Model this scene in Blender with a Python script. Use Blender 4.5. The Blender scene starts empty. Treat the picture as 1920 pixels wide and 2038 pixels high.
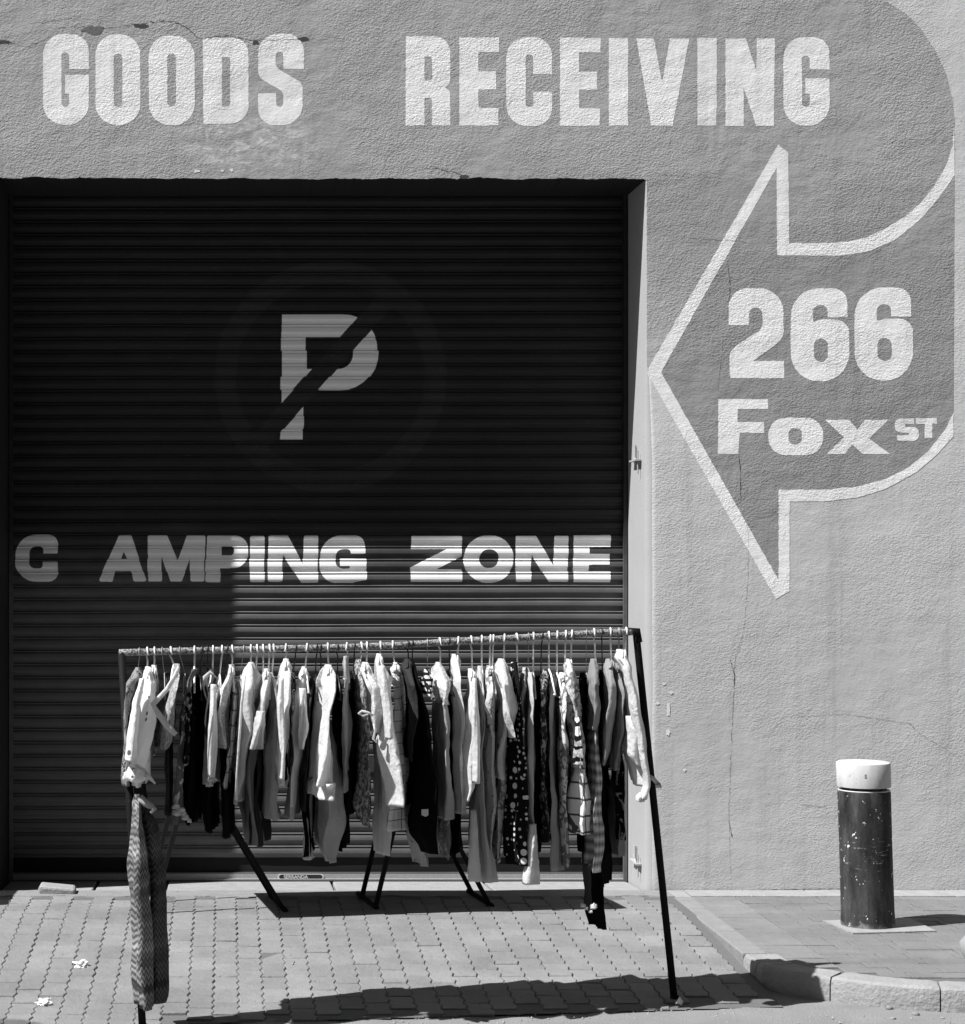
import bpy, bmesh, math, random
import numpy as np
from mathutils import Vector, noise as mnoise

sc = bpy.context.scene
C = sc.collection
R = random.Random(7)

# ------------------------------------------------------------------ camera
CX, CY, F, H = 450.0, 1090.0, 4200.0, 1.85      # principal point and focal length in photo pixels, eye height
cam_d = bpy.data.cameras.new("camera"); cam = bpy.data.objects.new("camera", cam_d); C.objects.link(cam)
cam.location = (0, 0, H); cam.rotation_euler = (math.radians(90), 0, 0)
cam_d.sensor_fit = 'HORIZONTAL'; cam_d.sensor_width = 36; cam_d.lens = F / 1920 * 36
cam_d.shift_x = (960 - CX) / 1920; cam_d.shift_y = (CY - 1019) / 1920
cam_d.clip_end = 500
sc.camera = cam

# ------------------------------------------------------------------ light
SDX, SDY = 0.65, 0.268                            # horizontal travel of the sunlight per metre of drop
sun_dir = Vector((SDX, SDY, -1)).normalized()
EL = math.asin(-sun_dir.z)
sd = bpy.data.lights.new("sun", 'SUN'); sun = bpy.data.objects.new("sun", sd); C.objects.link(sun)
sd.energy = 5.0; sd.angle = math.radians(0.5); sd.color = (1, 1, 1)
sun.rotation_euler = sun_dir.to_track_quat('-Z', 'Y').to_euler()
sun.location = (-4, -4, 9)

w = bpy.data.worlds.new("World"); sc.world = w; w.use_nodes = True
nt = w.node_tree; nt.nodes.clear()
sky = nt.nodes.new('ShaderNodeTexSky'); sky.sky_type = 'NISHITA'; sky.sun_disc = False
sky.sun_elevation = EL; sky.sun_rotation = math.atan2(-SDX, -SDY)
sep = nt.nodes.new('ShaderNodeSeparateColor')     # black and white conversion with the red channel up and the blue down, as for a red filter
comb = nt.nodes.new('ShaderNodeCombineColor')
bg = nt.nodes.new('ShaderNodeBackground'); bg.inputs[1].default_value = 0.05
wo = nt.nodes.new('ShaderNodeOutputWorld')
nt.links.new(sky.outputs[0], sep.inputs[0])
mx = nt.nodes.new('ShaderNodeMath'); mx.operation = 'MULTIPLY'; mx.inputs[1].default_value = -0.3; nt.links.new(sep.outputs[2], mx.inputs[0])
my = nt.nodes.new('ShaderNodeMath'); my.operation = 'MULTIPLY_ADD'; my.inputs[1].default_value = 1.3; my.use_clamp = False
nt.links.new(sep.outputs[0], my.inputs[0]); nt.links.new(mx.outputs[0], my.inputs[2])
mc = nt.nodes.new('ShaderNodeMath'); mc.operation = 'MAXIMUM'; mc.inputs[1].default_value = 0; nt.links.new(my.outputs[0], mc.inputs[0])
for i in range(3): nt.links.new(mc.outputs[0], comb.inputs[i])
nt.links.new(comb.outputs[0], bg.inputs[0]); nt.links.new(bg.outputs[0], wo.inputs[0])

sc.view_settings.view_transform = 'Standard'; sc.view_settings.look = 'None'
sc.view_settings.exposure = 0.74; sc.view_settings.gamma = 1
sc.cycles.max_bounces = 6; sc.cycles.diffuse_bounces = 3

YW, YS = 11.39, 11.93                             # wall face, shutter face
def P(px, py, Y): return Vector(((px - CX) * Y / F, Y, H - (py - CY) * Y / F))
def gz(y):                                        # height of the sloping driveway
    t = min(1, max(0, (y - 9.0) / 1.6)); return -0.1 + 0.1 * t

# ------------------------------------------------------------------ materials
class NT:
    def __init__(s, name, rough=0.85, spec=0.2):
        s.m = bpy.data.materials.new(name); s.m.use_nodes = True
        s.t = s.m.node_tree; s.b = s.t.nodes['Principled BSDF']
        s.b.inputs['Roughness'].default_value = rough
        s.b.inputs['Specular IOR Level'].default_value = spec
        s._pos = None
    def n(s, typ, ins=None, **kw):
        nd = s.t.nodes.new(typ)
        for k, v in kw.items(): setattr(nd, k, v)
        for k, v in (ins or {}).items():
            if hasattr(v, 'is_output'): s.t.links.new(v, nd.inputs[k])
            else: nd.inputs[k].default_value = v
        return nd
    def pos(s):
        if s._pos is None: s._pos = s.n('ShaderNodeNewGeometry').outputs['Position']
        return s._pos
    def obj(s): return s.n('ShaderNodeTexCoord').outputs['Object']
    def math(s, op, a, b=0.0, c=0.0):
        return s.n('ShaderNodeMath', {0: a, 1: b, 2: c}, operation=op).outputs[0]
    def noise(s, scale, detail=4, vec=None, rough=0.55, dist=0.0):
        return s.n('ShaderNodeTexNoise', {'Vector': vec or s.pos(), 'Scale': scale, 'Detail': detail, 'Roughness': rough, 'Distortion': dist}).outputs[0]
    def mapping(s, vec, scale=(1, 1, 1), rot=(0, 0, 0), loc=(0, 0, 0)):
        return s.n('ShaderNodeMapping', {'Vector': vec, 'Scale': scale, 'Rotation': rot, 'Location': loc}).outputs[0]
    def ramp(s, v, a, b, lo=0.0, hi=1.0):
        return s.n('ShaderNodeMapRange', {0: v, 1: a, 2: b, 3: lo, 4: hi}).outputs[0]
    def mix(s, f, a, b):
        nd = s.t.nodes.new('ShaderNodeMix'); nd.data_type = 'FLOAT'
        for k, v in ((0, f), (2, a), (3, b)):
            if hasattr(v, 'is_output'): s.t.links.new(v, nd.inputs[k])
            else: nd.inputs[k].default_value = v
        return nd.outputs[0]
    def xyz(s, vec=None):
        return s.n('ShaderNodeSeparateXYZ', {0: vec or s.pos()}).outputs
    def color(s, v):
        if hasattr(v, 'is_output'):
            c = s.n('ShaderNodeCombineColor', {0: v, 1: v, 2: v}); s.t.links.new(c.outputs[0], s.b.inputs['Base Color'])
        else: s.b.inputs['Base Color'].default_value = (v, v, v, 1)
        return s
    def bump(s, h, strength=0.5, dist=0.01):
        b = s.n('ShaderNodeBump', {'Height': h, 'Strength': strength, 'Distance': dist})
        s.t.links.new(b.outputs[0], s.b.inputs['Normal']); return s

def wall_bump(t, k=1.0):
    d = t.mapping(t.pos(), scale=(1.0, 1, 1.5), rot=(0, math.radians(-28), 0))
    a = t.noise(78, 3, d, 0.55)
    b = t.noise(150, 2, d, 0.5)
    c = t.math('ADD', t.noise(7, 3), t.math('MULTIPLY', t.noise(2.2, 4, t.mapping(t.pos(), scale=(1, 1, 2.2), rot=(0, .5, 0))), 1.3))
    patch = t.ramp(t.noise(1.9, 4, rough=.6), 0.40, 0.60, 0.30, 1.15)
    h = t.math('ADD', t.math('MULTIPLY', t.math('MULTIPLY_ADD', b, 0.35, a), patch), t.math('MULTIPLY', c, 1.3))
    t.bump(h, 0.55 * k, 0.0085)

def plaster(name, base, k=1.0, mott=0.16, scuff=False, fade=None, high=None, drk=False, low=False, worn=False):
    t = NT(name, 0.9, 0.12)
    big = t.noise(1.1, 5, rough=0.6); fine = t.noise(260, 2); med = t.noise(9, 4)
    streak = t.noise(2.0, 4, t.mapping(t.pos(), scale=(3.2, 1, 0.35)))
    v = t.math('ADD', t.math('MULTIPLY', big, mott), t.math('MULTIPLY', fine, 0.10))
    v = t.math('ADD', v, t.math('MULTIPLY', streak, mott * 0.8)); v = t.math('ADD', v, t.math('MULTIPLY', med, 0.08))
    v = t.math('ADD', v, 1 - (mott * 0.9 + 0.09)); col = t.math('MULTIPLY', v, base)
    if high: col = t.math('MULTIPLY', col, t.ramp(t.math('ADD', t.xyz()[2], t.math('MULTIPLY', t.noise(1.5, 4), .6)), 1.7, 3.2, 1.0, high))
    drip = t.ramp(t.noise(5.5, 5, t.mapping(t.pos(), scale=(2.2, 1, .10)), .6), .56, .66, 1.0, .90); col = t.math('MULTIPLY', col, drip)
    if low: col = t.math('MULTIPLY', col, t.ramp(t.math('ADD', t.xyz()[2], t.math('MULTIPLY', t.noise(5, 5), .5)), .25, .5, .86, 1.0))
    if worn:
        chip_ = t.math('MULTIPLY', t.ramp(t.noise(36, 6, rough=.7), .64, .67), t.ramp(t.noise(2.6, 3), .46, .56))
        col = t.mix(chip_, col, .45)
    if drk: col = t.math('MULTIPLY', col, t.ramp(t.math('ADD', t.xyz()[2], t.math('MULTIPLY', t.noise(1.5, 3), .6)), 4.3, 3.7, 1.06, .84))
    specks = t.ramp(t.n('ShaderNodeTexVoronoi', {'Vector': t.pos(), 'Scale': 9.0}).outputs['Distance'], 0.03, 0.055, 0.55, 1.0)
    gate = t.math('GREATER_THAN', t.noise(2.3, 2), 0.5)
    col = t.math('MULTIPLY', col, t.mix(gate, 1.0, specks))
    if fade is not None:
        z = t.xyz()[2]; f = t.ramp(t.math('ADD', z, t.math('MULTIPLY', t.noise(3.5, 4), 0.35)), 3.0, 3.65)
        col = t.math('MULTIPLY', v, t.mix(f, fade, base))
    if scuff:
        X = t.xyz()
        ex = t.math('DIVIDE', t.math('SUBTRACT', X[0], 0.12), 0.42); ez = t.math('DIVIDE', t.math('SUBTRACT', X[2], 4.02), 0.17)
        r2 = t.math('ADD', t.math('MULTIPLY', ex, ex), t.math('MULTIPLY', ez, ez))
        m = t.math('MULTIPLY', t.ramp(r2, 1.2, 0.1), t.ramp(t.noise(11, 7, t.mapping(t.pos(), scale=(1, 1, 1.6), rot=(0, .6, 0)), 0.65, 1.2), 0.47, 0.62))
        col = t.mix(m, col, 0.62)
    t.color(col); wall_bump(t, k)
    return t.m

M = {}
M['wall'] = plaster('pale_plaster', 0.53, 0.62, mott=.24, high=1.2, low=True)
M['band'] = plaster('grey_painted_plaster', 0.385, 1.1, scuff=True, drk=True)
M['fade'] = plaster('worn_grey_painted_plaster', 0.36, 1.0, fade=0.50)
M['white'] = plaster('white_wall_paint', 0.88, 0.85, mott=0.08, worn=True)
M['jamb'] = plaster('smooth_plaster', 0.36, 0.3, mott=0.08)

def simple(name, base, rough=0.8, spec=0.2, var=0.25, scale=40, bump=0.0, bs=60, bd=0.003):
    t = NT(name, rough, spec)
    n = t.noise(scale, 6, rough=.68); t.color(t.math('MULTIPLY', t.math('MULTIPLY_ADD', n, 2 * var, 1 - var), base))
    if bump: t.bump(t.noise(bs, 4), bump, bd)
    return t.m
M['crack'] = simple('crack_gap', 0.07)
M['chip'] = simple('bare_plaster_chip', 0.16, bump=0.6, bs=80)
M['fleck'] = simple('pale_chip', 0.8)

def shutter_mat(name, base, rough, spec):
    t = NT(name, rough, spec)
    n = t.noise(300, 2); n2 = t.noise(6, 5, t.mapping(t.pos(), scale=(1, 1, 3)))
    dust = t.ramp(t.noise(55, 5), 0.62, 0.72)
    low = t.ramp(t.math('ADD', t.xyz()[2], t.math('MULTIPLY', t.noise(2.5, 4), .3)), 2.12, 1.78, 1.0, 4.4)  # road dust, plus sunlit brightness painted in below the lintel's shadow line
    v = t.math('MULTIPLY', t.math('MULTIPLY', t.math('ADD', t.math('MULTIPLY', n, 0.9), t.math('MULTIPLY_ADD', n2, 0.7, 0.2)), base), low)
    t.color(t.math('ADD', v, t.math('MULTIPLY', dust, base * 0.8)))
    return t.m
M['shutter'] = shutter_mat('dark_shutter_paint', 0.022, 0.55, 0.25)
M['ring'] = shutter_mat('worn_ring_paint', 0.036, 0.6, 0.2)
def shut_white():
    t = NT('white_shutter_paint', 0.6, 0.3)
    n = t.noise(200, 3); t.color(t.math('MULTIPLY', t.math('MULTIPLY_ADD', n, 0.22, 0.9), 0.88)); return t.m
M['swhite'] = shut_white()

def paver_mat(name, base, var):
    t = NT(name, 0.9, 0.15)
    rnd = t.n('ShaderNodeNewGeometry').outputs['Random Per Island']
    v = t.math('ADD', t.math('MULTIPLY', rnd, var), t.math('MULTIPLY', t.noise(5, 4), 0.22))
    v = t.math('ADD', v, t.math('MULTIPLY', t.noise(190, 3), 0.30))
    v = t.math('ADD', v, 1 - 0.26 - var / 2)
    X = t.xyz()
    dx = t.math('SUBTRACT', X[0], -0.93); dy = t.math('SUBTRACT', X[1], 8.45)
    d = t.math('SQRT', t.math('ADD', t.math('MULTIPLY', dx, dx), t.math('MULTIPLY', t.math('MULTIPLY', dy, dy), 1.2)))
    dark_patch = t.ramp(t.math('ADD', d, t.math('MULTIPLY', t.noise(6, 3), 0.05)), 0.25, 0.29, 0.55, 1.0)  # one rounded darker patch near the left corner
    v = t.math('MULTIPLY', v, t.ramp(t.noise(2.2, 6, rough=.65), .35, .62, .84, 1.08))
    t.color(t.math('MULTIPLY', t.math('MULTIPLY', v, base), dark_patch)); t.bump(t.math('ADD', t.noise(170, 4), t.math('MULTIPLY', t.noise(28, 4), 1.6)), 0.8, 0.006)
    return t.m
M['paver'] = paver_mat('grey_paver', 0.21, 0.17)
M['brickpave'] = paver_mat('brown_brick_paver', 0.18, 0.09)
M['lightpave'] = paver_mat('pale_brick_paver', 0.205, 0.06)
M['joint'] = simple('joint_sand', 0.12, bump=0.5, bs=200)
M['concrete'] = simple('concrete', 0.22, var=0.32, scale=9, bump=0.8, bs=70, bd=.006)
M['paleconc'] = simple('pale_concrete', 0.28, var=0.35, scale=14, bump=0.8, bs=60, bd=.006)
def asphalt():
    t = NT('dusty_asphalt', 0.92, 0.15)
    v = t.math('ADD', t.math('MULTIPLY', t.noise(4, 6), 0.5), t.math('MULTIPLY', t.noise(160, 3), 0.6))
    dust = t.ramp(t.math('ADD', t.xyz()[1], t.math('MULTIPLY', t.noise(3, 4), 0.5)), 8.2, 8.6)
    t.color(t.math('MULTIPLY', t.math('ADD', v, 0.45), t.mix(dust, 0.17, 0.21))); t.bump(t.noise(110, 5), 0.8, 0.008); return t.m
M['road'] = asphalt()
M['kerbstone'] = simple('worn_kerbstone', .27, var=.34, scale=7, bump=1.0, bs=55, bd=.008)

# ------------------------------------------------------------------ mesh helpers
def me_obj(name, verts, faces, mat, parent=None, smooth=False, link=True):
    me = bpy.data.meshes.new(name); me.from_pydata([tuple(v) for v in verts], [], faces); me.validate()
    mats = mat if isinstance(mat, (list, tuple)) else [mat]
    for m in mats: me.materials.append(m)
    if smooth: me.shade_smooth()
    o = bpy.data.objects.new(name, me); C.objects.link(o)
    if parent is not None:
        o.parent = parent; o.location = -parent.location if parent.type == 'EMPTY' and parent.parent is None else (0, 0, 0)
    return o
def empty(name, loc, label, cat, group=None):
    o = bpy.data.objects.new(name, None); C.objects.link(o); o.location = loc; o.empty_display_size = .1
    o['label'] = label; o['category'] = cat
    if group: o['group'] = group
    return o
def tag(o, label=None, cat=None, group=None, kind=None):
    if label: o['label'] = label
    if cat: o['category'] = cat
    if group: o['group'] = group
    if kind: o['kind'] = kind
    return o
class MB:
    def __init__(s): s.v = []; s.f = []
    def add(s, vs, fs):
        k = len(s.v); s.v += [Vector(v) for v in vs]; s.f += [tuple(i + k for i in f) for f in fs]
    def box(s, lo, hi, j=0.0):
        (x0, y0, z0), (x1, y1, z1) = lo, hi
        q = lambda: R.uniform(-j, j)
        vs = [(x + q(), y + q(), z + q()) for z in (z0, z1) for x, y in ((x0, y0), (x1, y0), (x1, y1), (x0, y1))]
        s.add(vs, [(0, 3, 2, 1), (4, 5, 6, 7), (0, 1, 5, 4), (1, 2, 6, 5), (2, 3, 7, 6), (3, 0, 4, 7)])
    def tube(s, pts, r, n=10, cap=True):
        pts = [Vector(p) for p in pts]; rs = r if isinstance(r, (list, tuple)) else [r] * len(pts)
        rings = []; up = None
        for i, p in enumerate(pts):
            d = (pts[min(i + 1, len(pts) - 1)] - pts[max(i - 1, 0)]).normalized()
            if up is None:
                up = Vector((0, 0, 1)) if abs(d.z) < .9 else Vector((1, 0, 0))
            a = d.cross(up).normalized(); b = a.cross(d).normalized(); up = b
            rings.append([p + a * rs[i] * math.cos(2 * math.pi * k / n) + b * rs[i] * math.sin(2 * math.pi * k / n) for k in range(n)])
        s.loft(rings, cap)
    def loft(s, rings, cap=True):
        n = len(rings[0]); vs = [v for r in rings for v in r]; fs = []
        for i in range(len(rings) - 1):
            for k in range(n):
                fs.append((i * n + k, i * n + (k + 1) % n, (i + 1) * n + (k + 1) % n, (i + 1) * n + k))
        if cap: fs.append(tuple(range(n))[::-1]); fs.append(tuple((len(rings) - 1) * n + k for k in range(n)))
        s.add(vs, fs)
    def lathe(s, prof, c, n=48):
        s.loft([[Vector((c[0] + r * math.cos(2 * math.pi * k / n), c[1] + r * math.sin(2 * math.pi * k / n), z)) for k in range(n)] for r, z in prof])
    def build(s, name, mat, parent=None, smooth=False, bevel=0.0):
        o = me_obj(name, s.v, s.f, mat, parent, smooth)
        if bevel:
            b = o.modifiers.new('bevel', 'BEVEL'); b.width = bevel; b.segments = 2; b.limit_method = 'ANGLE'
        return o

def rpoly(pts, seg=7):
    out = []; n = len(pts)
    for i, p in enumerate(pts):
        r = p[2] if len(p) > 2 else 0
        c = Vector(p[:2])
        if r <= 0: out.append((c.x, c.y)); continue
        a = Vector(pts[i - 1][:2]) - c; b = Vector(pts[(i + 1) % n][:2]) - c
        la, lb = a.length, b.length; a.normalize(); b.normalize()
        ang = a.angle(b); t = r / max(1e-6, math.tan(ang / 2)); t = min(t, la * .499, lb * .499)
        p0 = c + a * t; p1 = c + b * t
        for k in range(seg + 1):
            u = k / seg
            # conic through the tangent points, close to an arc
            wgt = math.sin(ang / 2); w0, w1, w2 = (1 - u) ** 2, 2 * u * (1 - u) * wgt, u * u
            q = (p0 * w0 + c * w1 + p1 * w2) / (w0 + w1 + w2); out.append((q.x, q.y))
    return out
def full(pts, s, ox, oy):                         # crop coordinates to photo coordinates
    return [((p[0] / s) + ox, (p[1] / s) + oy) + ((p[2] / s,) if len(p) > 2 else ()) for p in pts]
def sheet(name, polys, mat, parent, lift, rough=0):         # flat painted shape on the wall; polys in photo coordinates
    cu = bpy.data.curves.new('c', 'CURVE'); cu.dimensions = '2D'; cu.fill_mode = 'BOTH'
    for pl in polys:
        if rough:
            out = []
            for (xa, ya), (xb, yb) in zip(pl, pl[1:] + pl[:1]):
                n = max(1, int(math.hypot(xb - xa, yb - ya) / 5))
                for k in range(n):
                    x, y = xa + (xb - xa) * k / n, ya + (yb - ya) * k / n
                    out.append((x + .9 * mnoise.noise(Vector((x * .09, y * .09, 1))) + rough * mnoise.noise(Vector((x * .4, y * .4, 5))), y + .9 * mnoise.noise(Vector((x * .09, y * .09, 9))) + rough * mnoise.noise(Vector((x * .4, y * .4, 12)))))
            pl = out
        sp = cu.splines.new('POLY'); sp.points.add(len(pl) - 1); sp.use_cyclic_u = True
        for i, (x, y) in enumerate(pl):
            q = P(x, y, YW); sp.points[i].co = (q.x, q.z, 0, 1)
    ob = bpy.data.objects.new('tmp', cu); C.objects.link(ob)
    dg = bpy.context.evaluated_depsgraph_get()
    me = bpy.data.meshes.new_from_object(ob.evaluated_get(dg), depsgraph=dg)
    vs = [(v.co.x, YW - lift, v.co.y) for v in me.vertices]; fs = [tuple(p.vertices)[::-1] for p in me.polygons]
    bpy.data.objects.remove(ob); bpy.data.curves.remove(cu); bpy.data.meshes.remove(me)
    o = me_obj(name, vs, fs, mat, parent)
    # normals towards the street
    bm = bmesh.new(); bm.from_mesh(o.data)
    for f in bm.faces:
        if f.normal.y > 0: f.normal_flip()
    bm.to_mesh(o.data); bm.free()
    return o
def rect(x0, y0, x1, y1, r): return rpoly([(x0, y0, r), (x1, y0, r), (x1, y1, r), (x0, y1, r)])

# ------------------------------------------------------------------ setting: ground
def fbm(x, y, z=0, s=1.0): return mnoise.fractal(Vector((x * s, y * s, z)), 1.0, 2.0, 4)
# road, with the finer part in view
mb = MB(); nx, ny = 90, 40
X0, X1, Ya, Yb = -3.0, 5.2, 7.2, 9.4
vs = []; fs = []
for j in range(ny + 1):
    for i in range(nx + 1):
        x = X0 + (X1 - X0) * i / nx; y = Ya + (Yb - Ya) * j / ny
        e = min(i, nx - i, j, ny - j); k = min(1, e / 4)
        vs.append((x, y, -0.1 + k * (0.008 * fbm(x, y, 0, 3) + 0.004 * fbm(x, y, 5, 14))))
for j in range(ny):
    for i in range(nx):
        a = j * (nx + 1) + i; fs.append((a, a + 1, a + nx + 2, a + nx + 1))
mb.add(vs, fs)
for (a, b, c, d) in ((-60, -60, 60, Ya), (-60, Ya, X0, Yb), (X1, Ya, 60, Yb), (-60, Yb, 60, 60)):
    mb.add([(a, b, -.1), (c, b, -.1), (c, d, -.1), (a, d, -.1)], [(0, 1, 2, 3)])
tag(mb.build('road', M['road'], smooth=True), kind='structure')

# driveway bed and zigzag pavers
def y_end(x): return 7.6 if x < -0.25 else 8.62 + 0.13 * x
mb = MB()
for i in range(34):
    xa, xb = -2.4 + .14 * i, -2.4 + .14 * (i + 1)
    y0 = 7.6 if xb < -.25 else y_end((xa + xb) / 2) + .02
    ys = [y0] + [y for y in (8.0, 8.4, 9.0, 9.4, 9.8, 10.2, 10.6, 11.14) if y > y0 + .05]
    for a, b in zip(ys[:-1], ys[1:]):
        mb.add([(xa, a, gz(a) + .005), (xb, a, gz(a) + .005), (xb, b, gz(b) + .005), (xa, b, gz(b) + .005)], [(0, 1, 2, 3)])
bed = mb.build('driveway', M['joint']); tag(bed, kind='structure')
mb = MB(); wv, L, amp = 0.107, 0.214, 0.006
col0 = int(math.floor(-2.36 / wv)); col1 = int(2.345 / wv)
for c in range(col0, col1 + 1):
    off = (c % 2) * L / 2
    for r_ in range(0, 17):
        cy = 7.6 + off + r_ * L; cxp = c * wv
        if cy > 11.03 or cy - L / 2 < y_end(cxp) or cy < 7.7: continue
        g = 0.0016 + R.uniform(0, 0.0014); g2 = R.choice((0.0008, 0.001, 0.0015, 0.004)); rot = R.uniform(-.008, .008)
        top = R.gauss(0, .0011) + 0.012 + 0.004 * fbm(cxp, cy, 2, 1.3); tx, ty = R.gauss(0, .012), R.gauss(0, .010)
        side = []
        for k in range(5):
            yy = -L / 2 + L * k / 4 + (g2 if k == 0 else -g2 if k == 4 else 0); side.append((amp * (1 if k % 2 else -1), yy))
        ring = [(s_[0] + wv / 2 - g, s_[1]) for s_ in side] + [(s_[0] - wv / 2 + g, s_[1]) for s_ in reversed(side)]
        def vv(p, ins, dz):
            x, y = p; l = math.hypot(x, y) or 1
            x -= math.copysign(ins, x); y -= math.copysign(ins, y) if abs(y) > L * .4 else 0
            X_, Y_ = cxp + x - rot * y, cy + y + rot * x
            return (X_, Y_, gz(Y_) + top + tx * x + ty * y + dz)
        n = len(ring)
        V = [vv(p, 0, -.03) for p in ring] + [vv(p, 0, -.003) for p in ring] + [vv(p, .003, 0) for p in ring]
        Fc = [(i, (i + 1) % n, n + (i + 1) % n, n + i) for i in range(n)] + [(n + i, n + (i + 1) % n, 2 * n + (i + 1) % n, 2 * n + i) for i in range(n)] + [tuple(2 * n + i for i in range(n))]
        mb.add(V, Fc)
o = mb.build('driveway_pavers', M['paver'], bed); o.location = (0, 0, 0)

# pavements either side
KF = [(2.352, 9.62), (2.37, 9.34), (2.46, 9.19), (2.60, 9.09), (2.74, 8.97), (2.90, 8.89), (3.10, 8.84), (3.45, 8.82), (4.2, 8.82), (6.2, 8.82), (9.5, 8.82)]
def offset(path, d):
    out = []
    for i, p in enumerate(path):
        a = Vector(path[max(0, i - 1)]); b = Vector(path[min(len(path) - 1, i + 1)]); t = (b - a).normalized()
        out.append((p[0] - t.y * d, p[1] + t.x * d))
    return out
def inside_right(x, y):
    if x < 2.47 or y > 11.2: return False
    kb = offset(KF, .15)
    for i in range(1, len(kb)):
        if kb[i - 1][0] <= x <= kb[i][0]:
            t = (x - kb[i - 1][0]) / max(1e-6, kb[i][0] - kb[i - 1][0]); return y > kb[i - 1][1] + t * (kb[i][1] - kb[i - 1][1])
    return x > kb[-1][0]
def pavement(name, x0, x1, sgn):
    mb = MB()
    if sgn > 0:
        kb = offset(KF, .13); pts = [(x, y, -.006) for x, y in kb] + [(9.5, YW, -.006), (2.46, YW, -.006)]
        mb.add(pts, [tuple(range(len(pts)))])
    else: mb.add([(x0, 8.82, -.006), (x1, 8.82, -.006), (x1, YW, -.006), (x0, YW, -.006)], [(0, 1, 2, 3)])
    base = mb.build(name, M['joint']); tag(base, kind='structure')
    lights = MB(); darks = MB(); bw, bl = .105, .215
    for r_ in range(int((YW - .19 - 8.8) / bw)):
        y = 11.19 - bw * (r_ + .5)
        x = (2.462 if sgn > 0 else x0) ; first = True
        while x < x1:
            l = bl if not first else (bl * (1.1 if sgn > 0 else 1)); 
            if not first and r_ % 2 and x < x0 + .5: l = bl * .6
            cx_, cy_ = x + l / 2, y
            ok = (first or inside_right(x + .02, y - bw / 2)) and inside_right(cx_, y - bw / 2) if sgn > 0 else cx_ < x1 - .05
            if ok:
                g = .0022; t0 = R.gauss(0, .0008); hx, hy = l / 2 - g, bw / 2 - g; tt = R.gauss(0, .006)
                V = []
                for (ins, dz) in ((0, -.02), (0, -.002), (.003, 0)):
                    for sx, sy in ((-1, -1), (1, -1), (1, 1), (-1, 1)):
                        V.append((cx_ + sx * (hx - ins), cy_ + sy * (hy - ins), t0 + tt * sx * hx + dz))
                Fc = [(i, (i + 1) % 4, 4 + (i + 1) % 4, 4 + i) for i in range(4)] + [(4 + i, 4 + (i + 1) % 4, 8 + (i + 1) % 4, 8 + i) for i in range(4)] + [(8, 9, 10, 11)]
                (lights if (first and sgn > 0) or (sgn > 0 and 10 - r_ * .0 < 0) else darks).add(V, Fc)
            x += l; first = False
    a = darks.build('paving_bricks', M['brickpave'], base); a.location = (0, 0, 0)
    if lights.v:
        b = lights.build('border_bricks', M['lightpave'], base); b.location = (0, 0, 0)
    mb = MB(); x = x0 if sgn < 0 else 2.47
    while x < x1 - .1:
        l = R.uniform(.28, .42); mb.box((x + .002, 11.195, -.03), (min(x1, x + l) - .002, YW - .004, .004), .001); x += l
    c = mb.build('edge_slabs', M['paleconc'], base, bevel=.004); c.location = (0, 0, 0)
    return base
pavement('pavement', 2.46, 6.5, 1)
pavement('pavement', -6.5, -2.52, -1)
# kerbs
def kerb_stones(path, w_, zt=0.002, zb=-.13, gap=.006, piece=.45, name='kerb'):
    pts = [Vector(p) for p in path]; dense = []
    for i in range(len(pts) - 1):
        n = max(1, int((pts[i + 1] - pts[i]).length / .03))
        dense += [pts[i].lerp(pts[i + 1], k / n) for k in range(n)]
    dense.append(pts[-1])
    mb = MB(); i = 0
    while i < len(dense) - 2:
        ln = 0; j = i
        tgt = piece * R.uniform(.8, 1.2) if i else .16
        while j < len(dense) - 1 and ln < tgt: ln += (dense[j + 1] - dense[j]).length; j += 1
        seg = dense[i:j + 1]; rings = []
        for k, p in enumerate(seg):
            a = seg[max(0, k - 1)]; b = seg[min(len(seg) - 1, k + 1)]; t = (b - a).normalized(); nrm = Vector((-t.y, t.x))
            q = p + (t * gap / 2 if k == 0 else -t * gap / 2 if k == len(seg) - 1 else t * 0)
            h = zt + (0.001 if k % 2 else 0)
            e = 0.0 if 0 < k < len(seg) - 1 else .004
            pr = [(0, zb), (0 + e, zt - .03), (.006 + e, zt - .010 - e), (.018, h - e), (w_, h - e), (w_, zb)]
            rings.append([Vector((q.x + nrm.x * d, q.y + nrm.y * d, z)) for d, z in pr])
        mb.loft(rings); i = j
    return mb
mb = kerb_stones(KF, .15)
kb = mb.build('kerb', M['kerbstone'], None, True); kb.modifiers.new('e', 'EDGE_SPLIT').split_angle = math.radians(24); tag(kb, kind='structure')
mb = kerb_stones([(-6.4, 8.82), (-2.7, 8.82), (-2.5, 8.95), (-2.4, 9.2), (-2.4, 11.2)], .12); kb2 = mb.build('kerb', M['concrete']); tag(kb2, kind='structure')
mb = MB()
y = 9.62
for l in (.55, .62, .36):
    mb.box((2.352, y + .003, -.13), (2.462, y + l - .003, .004), .001); y += l
mb2 = MB(); mb2.box((2.352, y + .003, -.13), (2.462, y + .22, .006), .001); e2 = mb2.build('end_slab', M['paleconc'], kb, bevel=.006); e2.location = (0, 0, 0)
o = mb.build('driveway_edging', M['concrete'], kb, bevel=.006); o.location = (0, 0, 0)

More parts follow.
